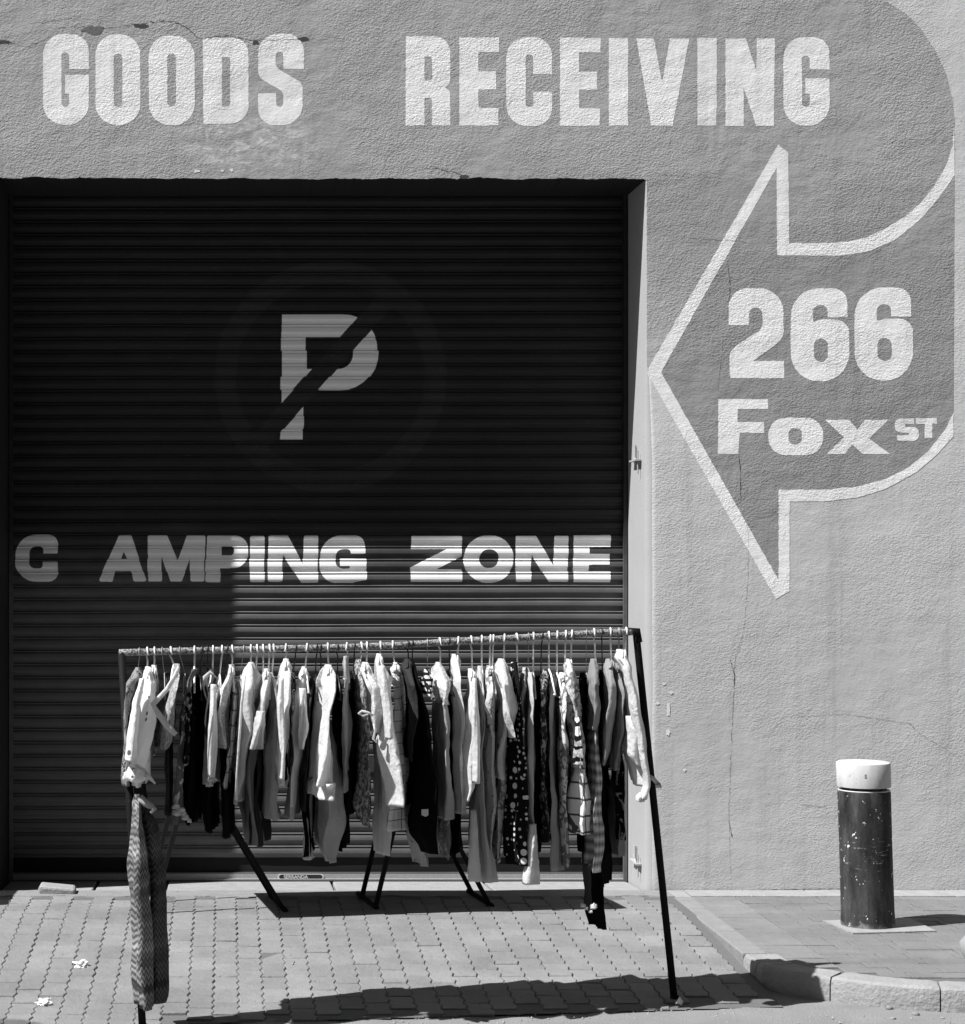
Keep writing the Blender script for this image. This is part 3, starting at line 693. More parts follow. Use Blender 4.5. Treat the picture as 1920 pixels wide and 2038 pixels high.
for v in t5.data.vertices:
    a = -math.pi / 2 - .17 + v.co.x / rc; v.co = (bx + (rc + .0008) * math.cos(a), by + (rc + .0008) * math.sin(a), v.co.z + .745)
t5.location = (0, 0, 0)
for b in (b_, b2, b3, b4, t5):
    for v in b.data.vertices: v.co.x -= .03 * v.co.z
mb = MB(); V = [(2.95, 10.44), (3.0, 10.10), (3.42, 10.16), (3.40, 10.50)]
mb.add([(x, y, .007) for x, y in V] + [(x, y, -.01) for x, y in V], [(0, 1, 2, 3), (0, 4, 5, 1), (1, 5, 6, 2), (2, 6, 7, 3), (3, 7, 4, 0)])
pad = mb.build('bollard_footing', M['paleconc'], bol)

# ------------------------------------------------------------------ street things
def lump(name, c, r, mat, seed, sub=3, rough=.35, squash=1.0):
    bm = bmesh.new(); bmesh.ops.create_icosphere(bm, subdivisions=sub, radius=1)
    for v in bm.verts:
        k = 1 + rough * mnoise.fractal(v.co * 1.6 + Vector((seed, 0, 0)), 1, 2, 4); v.co = Vector((v.co.x * r[0] * k, v.co.y * r[1] * k, max(-.6, v.co.z) * r[2] * k))
    me = bpy.data.meshes.new(name); bm.to_mesh(me); bm.free(); me.shade_smooth(); me.materials.append(mat)
    o = bpy.data.objects.new(name, me); C.objects.link(o); o.location = c; return o
M['paper'] = simple('crumpled_paper', .85, .7); M['sack'] = simple('pale_sack', .30, .8, var=.15, scale=8, bump=.3, bs=12)
def on_ground(px, py, zoff=0):
    y = 9.0
    for _ in range(20):
        z = gz(y) + .012; y = F * (H - z) / (py - CY)
    return ((px - CX) * y / F, y, z + zoff)
for i, (px, py, r, lb) in enumerate([(161, 1924, (.032, .03, .016), 'crumpled white paper scrap lying on the pavers'), (88, 1999, (.026, .024, .013), 'crumpled white paper scrap on the darker pavers, nearer the left corner')]):
    tag(lump('paper_scrap', on_ground(px, py, .008), r, M['paper'], 3 + i * 5, sub=4, rough=1.0), lb, 'litter', 'paper scraps on the pavers')
tag(lump('sack', (3.455, 9.33, .05), (.19, .17, .17), M['sack'], 31, rough=.20), 'pale lumpy sack on the pavement behind the kerb, cut by the right edge', 'sack')
tag(lump('foil_scrap', on_ground(1352, 1999, .012), (.014, .012, .018), M['paper'], 12, sub=2, rough=1.0), 'small shiny crumpled scrap at the foot of the rack leg', 'litter')
for i, (px, py) in enumerate([(1765, 2008), (1800, 2020), (1740, 2030)]):
    tag(lump('pebble', ((px - CX) * 8.95 / F, F * 1.95 / (py - CY), -.095), (.016, .012, .01), M['concrete'], 40 + i, sub=2, rough=.6), ('small stone in the gutter nearest the kerb face', 'small stone in the gutter furthest right', 'small stone in the gutter furthest from the kerb')[i], 'stone', 'stones in the gutter')
opp = empty('sky_block_building', (0, -7, 0), 'added dark building behind the camera, blocking sky light', 'building')  # unseen; added dark to keep sky light off the wall and shutter
mb = MB(); mb.box((-22, -13, -.1), (26, -7, 11)); mb.build('wall', simple('dark_brick', .08), opp)
for i in range(9):
    mb = MB(); x = -19 + i * 5; mb.box((x, -7.02, 4.2), (x + 1.6, -6.98, 6.2)); mb.build('window', M['shutter'], opp)
mb = MB(); RG = random.Random(3)
for i in range(520):                                # grit, sand crumbs and leaf bits swept along the gutter and the joints
    if i < 300: x = RG.uniform(-.2, 3.6); yk = 8.72 + .1 * x if x < 2.3 else 8.80; y = yk - abs(RG.gauss(0, .12)); z = -.097
    else: x = RG.uniform(-1.2, 2.3); y = RG.uniform(8.9, 11.3); z = gz(y) + .013
    r = abs(RG.gauss(0, .0028)) + .0014; a = RG.uniform(0, 6.3)
    V = [(x + r * RG.uniform(.6, 1.4) * math.cos(a + k * 1.257), y + r * RG.uniform(.6, 1.4) * math.sin(a + k * 1.257), z - .002) for k in range(5)] + [(x + r * .2, y, z + r * RG.uniform(.5, 1.2))]
    mb.add(V, [(k, (k + 1) % 5, 5) for k in range(5)])
tag(mb.build('grit', M['kerbstone']), 'scattered grit and crumbs along the gutter and over the pavers', 'grit', kind='stuff')
# unseen box added left of the opening to cast the shadow on the paving
cab = empty('shadow_box', (-2.1, 10.85, 0), 'added grey steel box out of view, casting the shadow beside the driveway', 'added box')
M['greymetal'] = simple('grey_metal', .25, .5, .4)
mb = MB(); mb.box((-2.32, 10.56, -.02), (-1.88, 11.1, 1.18)); mb.build('body', M['greymetal'], cab, bevel=.01)
mb = MB(); mb.box((-2.28, 10.548, .08), (-1.92, 10.558, 1.1)); mb.build('door', M['greymetal'], cab, bevel=.003)

# ------------------------------------------------------------------ trestle table behind the rack
tt_ = empty('trestle_table', (.7, 10.7, 0), 'dark plank table on splayed trestles standing behind the clothes rail', 'table')
M['darkwood'] = simple('dark_wood', .012, .8, .08, .5, 20)
c0 = Vector((-.21, 10.32)); ux = Vector((1.81, .25)).normalized(); uy = Vector((-ux.y, ux.x)); Lx, Ly, zt = 1.80, .76, .74
def tp(a, b, z): q = c0 + ux * a + uy * b; return Vector((q.x, q.y, z))
mb = MB(); V = [tp(a, b, z) for z in (zt - .025, zt) for a, b in ((0, 0), (Lx, 0), (Lx, Ly), (0, Ly))]
mb.add(V, [(0, 3, 2, 1), (4, 5, 6, 7), (0, 1, 5, 4), (1, 2, 6, 5), (2, 3, 7, 6), (3, 0, 4, 7)]); mb.build('tabletop', M['darkwood'], tt_)
for ap, f0, f1 in ((.10, -.12, .55), (1.22, 1.02, 1.62)):
    for b in (.30, Ly - .12):
        for f in (f0, f1):
            mb = MB(); a0 = tp(ap + (.03 if f > ap else -.03), b, zt - .026); a1 = tp(f, b, .012); d = (a1 - a0).normalized(); s_ = Vector((0, 0, 1)).cross(d).normalized() * .008; u_ = Vector((d.z, 0, -d.x)).normalized() * .011
            mb.add([a0 + s_ + u_, a0 - s_ + u_, a0 - s_ - u_, a0 + s_ - u_, a1 + s_ + u_, a1 - s_ + u_, a1 - s_ - u_, a1 + s_ - u_], [(0, 1, 2, 3), (7, 6, 5, 4), (0, 4, 5, 1), (1, 5, 6, 2), (2, 6, 7, 3), (3, 7, 4, 0)])
            mb.build('leg', M['darkwood'], tt_)
    for f in (f0, f1):
        mb = MB(); mb.tube([tp(f, .26, .018), tp(f, Ly - .02, .018)], .014, 6); mb.build('foot_bar', M['darkwood'], tt_)

# ------------------------------------------------------------------ clothes rail
RP = [(237, 1299), (480, 1293), (700, 1288), (800, 1284), (900, 1277), (1040, 1269), (1140, 1263), (1200, 1259), (1270, 1257)]
def railY(px): return 8.60 + (px - 237) / (1270 - 237) * .40
def rail(px):
    for (a, ya), (b, yb) in zip(RP[:-1], RP[1:]):
        if px <= b or b == RP[-1][0]:
            t = (px - a) / (b - a); return P(px, ya + t * (yb - ya), railY(px))
def rust(name, base, hi, th=.5):
    t = NT(name, .7, .12); v = t.mix(t.ramp(t.noise(140, 4), th, th + .1), base, hi); t.color(v); t.bump(t.noise(120, 3), .3, .002); return t.m
M['rail'] = rust('flaking_rail_paint', .09, .34, .46); M['leg'] = rust('black_leg_paint', .006, .08, .66)
rk = empty('clothes_rail', (.7, 8.8, -.1), 'long bent pipe clothes rail on leaning black legs, hung full of clothes', 'clothes rail')
mb = MB(); mb.tube([rail(237 + (1270 - 237) * k / 40) for k in range(41)], .0145, 14); mb.build('rail', M['rail'], rk, True)
tl, tr = rail(242), rail(1266)
fr = Vector(((1342 - CX) * 9.05 / F, 9.05, -.098)); fl = Vector(((284 - CX) * 8.5 / F, 8.5, -.098))
mb = MB(); mb.tube([tr, tr + Vector((0, 0, -.012)), fr], .0155, 12); mb.build('leg', M['leg'], rk, True)
mb = MB(); mb.tube([tl, fl], .0155, 12); mb.build('leg', M['leg'], rk, True)
mb = MB(); mb.tube([tr + Vector((-.045, 0, .0)), tr + Vector((.004, 0, 0)), tr + Vector((.008, 0, -.045))], .0185, 12); mb.build('corner_joint', M['leg'], rk, True)
mb = MB(); mb.tube([fr + Vector((0, 0, .03)), fr + Vector((0, 0, .001))], .019, 12); mb.build('foot_cap', M['leg'], rk, True)
mb = MB(); mb.tube([fl + Vector((0, 0, .03)), fl + Vector((0, 0, .001))], .019, 12); mb.build('foot_cap', M['leg'], rk, True)

# ------------------------------------------------------------------ fabrics
def thin_cloth(t, fac=.38):
    tr = t.n('ShaderNodeBsdfTranslucent'); mx = t.n('ShaderNodeMixShader', {0: fac})
    src = t.b.inputs['Base Color'].links[0].from_socket; t.t.links.new(src, tr.inputs[0])
    t.t.links.new(t.b.outputs[0], mx.inputs[1]); t.t.links.new(tr.outputs[0], mx.inputs[2])
    out = [n for n in t.t.nodes if n.type == 'OUTPUT_MATERIAL'][0]; t.t.links.new(mx.outputs[0], out.inputs[0])
def fab(name, base, rough=.9):
    t = NT(name, rough, .08); p = t.pos()
    t.color(t.math('MULTIPLY', t.math('ADD', t.math('MULTIPLY', t.noise(230, 2), .22), t.math('MULTIPLY_ADD', t.noise(16, 3), .2, .79)), base))
    t.bump(t.math('ADD', t.noise(45, 3), t.math('MULTIPLY', t.noise(11, 3, t.mapping(p, scale=(1, 1, .5)), .6, 1.0), 2.2)), .6, .010); thin_cloth(t); return t.m
_fc = {}
def gray(v):
    if v not in _fc: _fc[v] = fab('cloth_%02d' % int(v * 100), v if v < .1 else min(.74, v * 1.4 + .06))
    return _fc[v]
def pat(name, fn, rough=.85):
    t = NT(name, rough, .1); t.color(fn(t)); t.bump(t.math('ADD', t.noise(45, 3), t.math('MULTIPLY', t.noise(11, 3, t.mapping(t.pos(), scale=(1, 1, .5)), .6, 1.0), 2.2)), .6, .010); thin_cloth(t, .3); return t.m
def vor(t, s, feat='F1', vec=None): return t.n('ShaderNodeTexVoronoi', {'Vector': vec or t.pos(), 'Scale': s}, feature=feat)
def f_speck(b): return lambda t: t.mix(t.math('MULTIPLY', t.ramp(vor(t, 17).outputs['Distance'], .17, .2), 1.0), .12, b)
def f_polka(t):
    v1 = vor(t, 44); v2 = vor(t, 27); d = v1.outputs['Distance']; big = v2.outputs['Distance']
    v1.inputs['Randomness'].default_value = .45; v2.inputs['Randomness'].default_value = .4
    hi = t.math('GREATER_THAN', t.noise(3.2, 1), .52); s = t.math('LESS_THAN', d, .30); l = t.math('LESS_THAN', big, .38)
    return t.mix(t.mix(hi, s, l), .010, .82)
def f_floral(a, b, s=16, th=.5):
    def f(t):
        n = t.noise(s, 3, None, .5, 1.4); e = t.ramp(n, th, th + .03); v = t.ramp(vor(t, s * 2).outputs['Distance'], .3, .36); return t.mix(t.math('MULTIPLY', e, v), a, b)
    return f
def f_lace(a, b): return lambda t: t.mix(t.ramp(vor(t, 75, 'DISTANCE_TO_EDGE').outputs['Distance'], .05, .12), b, t.mix(t.ramp(t.noise(20, 4), .42, .55), b, a))
def lines(t, c, freq, duty):
    return t.math('LESS_THAN', t.math('FRACT', t.math('MULTIPLY', c, freq)), duty)
def f_plaid(base, line, fz, fx, dz_=.12, dx_=.12):
    def f(t):
        X = t.xyz(); u = t.math('ADD', X[0], t.math('MULTIPLY', X[1], .9))
        return t.mix(lines(t, X[2], fz, dz_), t.mix(lines(t, u, fx, dx_), base, line), line)
    return f
def f_gplaid(t):
    X = t.xyz(); u = t.math('ADD', X[0], t.math('MULTIPLY', X[1], .9))
    a = t.math('MULTIPLY_ADD', t.math('SINE', t.math('MULTIPLY', X[2], 150)), .2, .36); b = t.math('MULTIPLY', lines(t, u, 36, .5), .12); c = t.math('MULTIPLY', lines(t, X[2], 110, .4), .08)
    return t.math('ADD', t.math('ADD', a, b), c)
def f_stripe(fr, a, b, duty=.5):
    def f(t):
        X = t.xyz(); u = t.math('ADD', X[0], t.math('MULTIPLY', X[1], .8)); return t.mix(lines(t, t.math('ADD', u, t.math('MULTIPLY', X[2], .25)), fr, duty), a, b)
    return f
def f_zig(t, hi=.5):
    X = t.xyz(); u = t.math('ADD', X[0], t.math('MULTIPLY', X[1], .55))
    tri = t.math('PINGPONG', t.math('MULTIPLY', u, 1.0), .011)
    z = t.math('ADD', X[2], t.math('MULTIPLY', tri, 2.0)); env = t.noise(1.0, 4, t.n('ShaderNodeCombineXYZ', {2: t.math('MULTIPLY', z, 13)}).outputs[0])
    st_ = t.math('MULTIPLY_ADD', t.math('SINE', t.math('MULTIPLY', z, 245)), .5, .5)
    v = t.math('MULTIPLY', t.math('MULTIPLY_ADD', st_, .8, .2), t.ramp(env, .36, .60, .03, hi))
    return t.math('MULTIPLY_ADD', t.noise(200, 2), .05, v)
def f_weave(a, b): return lambda t: t.mix(t.ramp(t.noise(95, 3, t.mapping(t.pos(), scale=(1, 1, .6))), .44, .6), a, b)
def f_ruff(t):
    X = t.xyz(); z = t.math('ADD', X[2], t.math('MULTIPLY', t.noise(14, 2), .06)); return t.mix(lines(t, z, 21, .36), t.mix(t.ramp(t.noise(30, 2), .45, .5), .45, .8), .012)
PM = {'speck': pat('specked_white_cloth', f_speck(.82)), 'speckg': pat('specked_grey_cloth', f_speck(.66)), 'polka': pat('polka_dot_cloth', f_polka),
      'bfl': pat('black_flower_print', f_floral(.010, .5, 14, .53)), 'gfl': pat('grey_flower_print', f_floral(.62, .2, 18, .52)), 'dfl': pat('dark_flower_print', f_floral(.03, .4, 22, .5)),
      'lacew': pat('white_lace', f_lace(.82, .5)), 'laced': pat('dark_lace', f_lace(.04, .3)), 'laceg': pat('grey_lace', f_lace(.68, .22)),
      'plaidw': pat('white_checked_cloth', f_plaid(.8, .22, 22, 9, .08, .06)), 'plaidl': pat('pale_plaid_cloth', f_plaid(.66, .2, 16, 34, .1, .2)), 'bigchk': pat('large_checked_cloth', f_plaid(.78, .09, 15, 14, .12, .10)),
      'gplaid': pat('grey_plaid_cloth', f_gplaid), 'stripe': pat('striped_cloth', f_stripe(60, .02, .75)), 'zig': pat('zigzag_cloth', f_zig), 'zig_shade': pat('shaded_zigzag_cloth', lambda t: f_zig(t, .22)), 'weave': pat('grey_tweed', f_weave(.10, .48)),
      'knit': pat('grey_knit', f_weave(.26, .52)), 'ruff': pat('ruffled_print', f_ruff), 'dotl': pat('small_dotted_cloth', lambda t: t.mix(t.ramp(vor(t, 40).outputs['Distance'], .16, .22), .2, .68)),
      'leaf': pat('leaf_print', f_floral(.75, .22, 20, .5)), 'blotch': pat('blotched_cloth', f_floral(.16, .75, 12, .56)), 'check': pat('black_white_check', f_plaid(.8, .02, 40, 40, .45, .3))}
def mt(m): return PM[m] if isinstance(m, str) else gray(m)

def interp(st_, y):
    if y <= st_[0][0]: return st_[0][1:]
    for a, b in zip(st_[:-1], st_[1:]):
        if y <= b[0]:
            t = (y - a[0]) / (b[0] - a[0]); t2 = t * t * (3 - 2 * t) * .5 + t * .5; return tuple(a[i] + t2 * (b[i] - a[i]) for i in range(1, len(a)))
    return st_[-1][1:]
def drape(name, st_, mat, parent, Yc, b=.17, yaw=10, seed=0, nf=3.5, fold=.40, shoulder=True, nz=52, nt=84, hemj=1.6, turn=.66):
    """cloth hanging edge-on to the street: st_ = (photo y, left, right) edges, Yc its distance"""
    if shoulder:
        y0, l0, r0 = st_[0]; m0 = (l0 + r0) / 2; st_ = [(y0 - 5, m0 - (r0 - l0) * .16, m0 + (r0 - l0) * .16), (y0 + 10, l0, r0)] + [q for q in st_[1:] if q[0] > y0 + 12]
    wide = 1.06 if mat in ('polka', 'bfl', 'zig', 'zig_shade') or (not isinstance(mat, str) and mat < .1) else 1.32
    ya, yb = st_[0][0], st_[-1][0]; Ym = Yc - b * .5; k = Ym / F
    Am = sum(r - l for _, l, r in st_[1:]) / max(1, len(st_) - 1) / 2 * k; xm = (sum(l + r for _, l, r in st_) / len(st_) / 2 - CX) * k
    yw = math.copysign(math.asin(min(.55, turn * Am / b)), -yaw) - math.atan2(xm, Yc); yr = yw + math.atan2(xm, Yc)
    u = Vector((math.sin(yw), -math.cos(yw))); v = Vector((math.cos(yw), math.sin(yw))); rings = []
    ph = seed * 2.39
    for i in range(nz + 1):
        t = i / nz; y = ya + (yb - ya) * t; l, r = interp(st_, y); cx_ = ((l + r) / 2 - CX) * k; A = max(.004, (r - l) / 2 * k) * wide
        z = H - (y - CY) * k; drop = (y - ya) * k
        bb = b * (min(1, .14 + drop / .115) if shoulder else 1) * (1 + .07 * math.sin(t * 5 + ph))
        fo = fold * A * min(1, .25 + drop / .30); th = max(.007, A - bb * abs(math.sin(yr)) - fo * .6)
        ring = []
        for q in range(nt):
            a = 2 * math.pi * q / nt; s_ = math.cos(a); s_ = math.copysign(abs(s_) ** .8, s_)
            n_ = math.copysign(abs(math.sin(a)) ** .8, math.sin(a)) * th
            fv = math.sin(nf * s_ * 1.9 + ph + .9 * math.sin(t * 2.4 + ph)) + .55 * math.sin(nf * 2.3 * s_ + ph * 1.7 + t * 1.6) + .45 * math.sin(nf * 5.1 * s_ + ph * .6 - t * 2.5) + .22 * math.sin(nf * 9.7 * s_ + ph - t * 3.5)
            n_ += fo * fv * .75; sb = s_ * bb * (1 + .04 * math.sin(6 * t + ph + a))
            wob = .0035 * mnoise.noise(Vector((s_ * 4, t * 9, seed * 1.3)))
            crs = .011 * mnoise.noise(Vector((s_ * 2.2 + seed, drop * 7, 3.1))) + .003 * mnoise.noise(Vector((s_ * 4.2 + seed, drop * 20, 8.1)))
            n_ += .35 * A * mnoise.noise(Vector((math.sin(a) * .8, drop * 5, seed * 2.1))) * min(1, drop / .2)
            zz = z + (hemj * k * math.sin(3.1 * s_ + ph) * max(0, t - .75) * 4 if hemj else 0)
            ring.append(Vector((cx_ + u.x * sb + v.x * (n_ + wob + crs), Yc + u.y * sb + v.y * (n_ + wob), zz)))
        rings.append(ring)
    # turned-in hem
    last = rings[-1]; c_ = sum(last, Vector()) / nt
    rings.append([c_ + (p - c_) * .82 + Vector((0, 0, .012)) for p in last])
    mb = MB(); mb.loft(rings); return mb.build(name, mt(mat), parent, True)
def sleeve(name, st_, mat, parent, Yn, seed=0, ry=.04, nt=22, nz=30, fold=.22):
    """a sleeve on the near side: st_ = (photo y, centre, width)"""
    k = Yn / F; rings = []; ph = seed * 1.7; ya, yb = st_[0][0], st_[-1][0]
    for i in range(nz + 1):
        t = i / nz; y = ya + (yb - ya) * t; c_, w_ = interp(st_, y); z = H - (y - CY) * k; x = (c_ - CX) * k; rx = w_ / 2 * k; ring = []
        for q in range(nt):
            a = 2 * math.pi * q / nt; rr = 1 + fold * (math.sin(3 * a + ph + t * 3) * .5 + math.sin(5 * a - ph + t * 5) * .35) * min(1, t * 2.5)
            cr = 1 + .12 * mnoise.noise(Vector((a, t * 12, seed)))
            ring.append(Vector((x + rx * math.cos(a) * rr * cr, Yn + ry * (.4 + .6 * min(1, t * 4)) * math.sin(a) * rr, z)))
        rings.append(ring)
    last = rings[-1]; c_ = sum(last, Vector()) / nt; rings.append([c_ + (p - c_) * .8 + Vector((0, 0, .015)) for p in last])
    mb = MB(); mb.loft(rings); return mb.build(name, mt(mat), parent, True)
def band_part(name, y0, y1, st_, mat, parent, Yc, b, yaw, seed, grow=1.06, **kw):
    l0 = interp(st_, y0); l1 = interp(st_, y1)
    g = lambda l: ((l[0] + l[1]) / 2 - (l[1] - l[0]) / 2 * grow, (l[0] + l[1]) / 2 + (l[1] - l[0]) / 2 * grow)
    return drape(name, [(y0,) + g(l0), (y1,) + g(l1)], mat, parent, Yc, b * 1.03, yaw, seed, shoulder=False, nz=6, **kw)

M['hw'] = simple('white_plastic', .8, .35, .4, .05); M['hb'] = simple('black_plastic', .02, .35, .4); M['hm'] = simple('grey_wire', .35, .35, .6)
def hanger(px, top, kind, yaw, label, dx=0):
    r_ = rail(px); Y = r_.y; k = Y / F; zt_ = H - (top - CY) * k + .004; xt = (px + dx - CX) * k; rr = .0185; wr = {'w': .0036, 'b': .003, 'm': .0016}[kind]
    hg = empty('hanger', (r_.x, Y, r_.z), label, 'hanger', 'hangers on the clothes rail')
    tilt = R.uniform(-.006, .006); pts = [Vector((r_.x - tilt * .6, Y - rr * 1.02, r_.z - .012)), Vector((r_.x, Y - rr, r_.z))]
    for j in range(1, 9):
        a = math.pi * j / 8; pts.append(Vector((r_.x + tilt * j / 8, Y - rr * math.cos(a), r_.z + rr * math.sin(a))))
    pts += [Vector((r_.x + tilt, Y + rr * .7, r_.z - .018)), Vector(((r_.x * .7 + xt * .3), Y, r_.z - .034)), Vector((xt, Y, zt_))]
    mb = MB(); mb.tube(pts, wr, 7); mb.build('hook', M['h' + kind], hg, True)
    yw = math.radians(yaw); u = Vector((math.sin(yw), -math.cos(yw), 0)); n_ = Vector((xt, Y, zt_)); w2 = .118
    mb = MB(); wr2 = wr * 1.15
    mb.tube([n_ - u * w2 + Vector((0, 0, -.098)), n_ - u * .04 + Vector((0, 0, -.018)), n_ + Vector((0, 0, .002)), n_ + u * .04 + Vector((0, 0, -.018)), n_ + u * w2 + Vector((0, 0, -.098))], wr2, 7)
    mb.tube([n_ - u * w2 + Vector((0, 0, -.098)), n_ + u * w2 + Vector((0, 0, -.098))], wr2 * .8, 7); mb.build('arms', M['h' + kind], hg, True)
    return hg

G = 'clothes hanging from the long rail'
SEED = [0]
def garment(name, cat, label, short, hook, st_, mat, yaw=10, b=.165, dy=0, kind='w', dx=0, **kw):
    SEED[0] += 1; s = SEED[0]; Yc = railY(hook) + dy; top = st_[0]
    g = empty(name, ((((top[1] + top[2]) / 2) - CX) * Yc / F, Yc, H - (top[0] - CY) * Yc / F), label, cat, G)
    drape('body', st_, mat, g, Yc, b, yaw, s, **kw)
    if hook is not None and kind:
        hanger(hook, min(top[0] - 3, 1345), kind, yaw * .5, {'w': 'white plastic', 'b': 'black plastic', 'm': 'thin wire'}[kind] + ' hanger holding the ' + short, dx=((top[1] + top[2]) / 2 - hook) * (.5 if abs((top[1] + top[2]) / 2 - hook) < 30 else 0))
    return g, Yc, s
def knot(g, name, px, py, Y, r, mat, seed):
    o = lump(name, P(px, py, Y), r, mt(mat), seed, sub=3, rough=.55); o.parent = g; o.location = P(px, py, Y) - g.location; return o
def ribbon(g, name, pts, wid, Y, mat, th=.004):
    """a folded strip of cloth following photo points"""
    V = [P(x, y, Y) for x, y in pts]; mb = MB(); rings = []
    for i, p in enumerate(V):
        d = (V[min(i + 1, len(V) - 1)] - V[max(0, i - 1)]).normalized(); n_ = Vector((-d.z, 0, d.x)); w_ = (wid[i] if isinstance(wid, (list, tuple)) else wid) * Y / F / 2
        rings.append([p + n_ * w_, p + n_ * w_ * .5 + Vector((0, -th, 0)), p - n_ * w_ * .5 + Vector((0, -th * 1.6, 0)), p - n_ * w_, p - n_ * w_ * .4 + Vector((0, th, 0)), p + n_ * w_ * .4 + Vector((0, th, 0))])
    mb.loft(rings); return mb.build(name, mt(mat), g, True)

# left end
garment('lace_top', 'top', 'sheer dark lace top, leftmost garment on the rail', 'sheer dark lace top', 277, [(1335, 262, 284), (1362, 248, 272), (1440, 243, 262), (1560, 246, 263)], 'laced', 8, kind='m')
g, Yc, s = garment('shirt', 'shirt', 'bright white shirt with small dark specks, knotted at the hem, near the left end', 'white specked shirt', 294, [(1334, 284, 300), (1362, 274, 304), (1420, 264, 301), (1500, 253, 292), (1545, 248, 290), (1566, 256, 282)], 'speck', -12, dy=-.07)
sleeve('sleeve', [(1350, 283, 10), (1400, 272, 16), (1480, 262, 20), (1515, 260, 23)], 'speck', g, Yc - .2, s)
knot(g, 'knot', 268, 1543, Yc - .17, (.042, .04, .038), 'speck', 4); ribbon(g, 'knot_tail', [(284, 1538), (296, 1545), (306, 1556), (312, 1564)], [12, 9, 5, 2], Yc - .18, 'speck')
garment('shirt', 'shirt', 'light grey specked shirt hanging just right of the bright knotted one', 'light grey specked shirt', 308, [(1330, 300, 312), (1370, 291, 316), (1430, 288, 306), (1512, 292, 300)], 'speckg', 8)
garment('trousers', 'trousers', 'narrow dark grey trousers showing below the cropped knitted jacket', 'narrow dark grey trousers', 322, [(1345, 326, 338), (1420, 333, 347), (1500, 330, 342), (1560, 330, 344), (1620, 325, 346)], .07, 6, kind='m', b=.14, dy=.04)
g, Yc, s = garment('jacket', 'jacket', 'cropped grey knitted jacket with a pale diagonal front edge', 'cropped grey knitted jacket', 341, [(1328, 346, 356), (1380, 325, 350), (1430, 312, 346), (1475, 307, 344), (1490, 306, 338)], 'knit', -14, dy=-.05, dx=8)
ribbon(g, 'front_edge', [(356, 1326), (348, 1345), (332, 1372), (304, 1402), (316, 1422), (334, 1446), (350, 1462)], [6, 8, 9, 12, 12, 13, 10], Yc - .21, .55)
garment('top', 'top', 'black top printed with large white flowers, beside the knitted jacket', 'black flowered top', 357, [(1345, 370, 388), (1400, 360, 394), (1460, 360, 392), (1518, 368, 380)], 'bfl', 10, kind='m')
g, Yc, s = garment('scarf', 'scarf', 'long narrow grey scarf with pale blotches and a knotted flower at its end', 'long narrow scarf', 387, [(1332, 384, 389), (1360, 372, 380), (1440, 363, 370), (1510, 355, 363), (1600, 348, 358), (1642, 345, 353)], 'blotch', 2, b=.03, dy=-.12, shoulder=False)
for i, (x, y, r) in enumerate([(350, 1605, .014), (362, 1612, .012), (370, 1628, .013), (377, 1634, .009), (352, 1618, .016), (366, 1620, .01)]): knot(g, 'flower', x, y, Yc - .05, (r, r * .6, r), .75, 50 + i)
garment('coat', 'coat', 'long black coat hanging in the dark gap left of the hooded jacket', 'long black coat', 402, [(1350, 384, 402), (1400, 374, 404), (1500, 366, 404), (1600, 360, 402), (1640, 364, 400)], .008, 10, dy=.06, kind='b')
garment('skirt', 'skirt', 'added long black skirt darkening the shaded gap below the pale collared jacket', 'long black skirt', 413, [(1370, 402, 424), (1480, 402, 432), (1600, 400, 436), (1652, 404, 438)], .008, 9, dy=.07, kind='b')  # added black cloth; covers the table leg and keeps the shaded gap dark
g, Yc, s = garment('jacket', 'jacket', 'dark grey jacket with a pale turned collar, left of a plain white shirt', 'dark grey jacket with pale collar', 424, [(1338, 412, 430), (1372, 398, 430), (1420, 394, 424), (1500, 400, 426), (1560, 406, 428)], .06, -12)
ribbon(g, 'collar', [(430, 1348), (418, 1338), (408, 1348), (404, 1366)], [4, 8, 10, 7], Yc - .12, .35)
g, Yc, s = garment('shirt', 'shirt', 'plain white shirt with a turned-up cuff at its lower end', 'plain white shirt', 442, [(1355, 424, 440), (1378, 418, 442), (1440, 416, 436), (1500, 411, 436), (1560, 408, 438)], .7, 7)
sleeve('sleeve', [(1362, 425, 12), (1400, 424, 13), (1480, 422, 20), (1545, 421, 14)], .85, g, Yc - .2, s); knot(g, 'cuff', 422, 1551, Yc - .2, (.019, .02, .010), .85, 9)
garment('trousers', 'trousers', 'dark trousers hanging below the white lace blouse', 'dark trousers below the lace blouse', 452, [(1360, 440, 458), (1480, 436, 458), (1560, 434, 470), (1664, 440, 476)], .012, 5, dy=.05, kind='b')
garment('blouse', 'blouse', 'short white lace blouse between the plain white shirt and the plaid shirt', 'short white lace blouse', 463, [(1330, 455, 466), (1368, 440, 462), (1430, 436, 456), (1488, 438, 457)], 'lacew', 8, dy=-.05)
garment('shirt', 'shirt', 'narrow pale plaid shirt hanging beside the long light coat', 'narrow plaid shirt', 485, [(1356, 464, 478), (1420, 460, 474), (1500, 452, 468), (1564, 444, 462)], 'plaidl', 8, kind='m')
garment('dress', 'dress', 'mid grey long dress with a curved hem under the light coat', 'mid grey long dress', 512, [(1360, 490, 518), (1460, 480, 512), (1560, 476, 510), (1640, 488, 516), (1680, 492, 520)], .16, -8, dy=.05)
g, Yc, s = garment('coat', 'coat', 'long light grey coat with a pale lining edge, left of the frilled tee', 'long light grey coat', 499, [(1325, 487, 512), (1355, 480, 520), (1440, 474, 518), (1520, 470, 502), (1598, 468, 487)], .42, 10, dy=-.03)
ribbon(g, 'lining_edge', [(487, 1345), (481, 1400), (476, 1470), (471, 1540), (470, 1592)], [5, 6, 5, 4, 6], Yc - .2, .75)
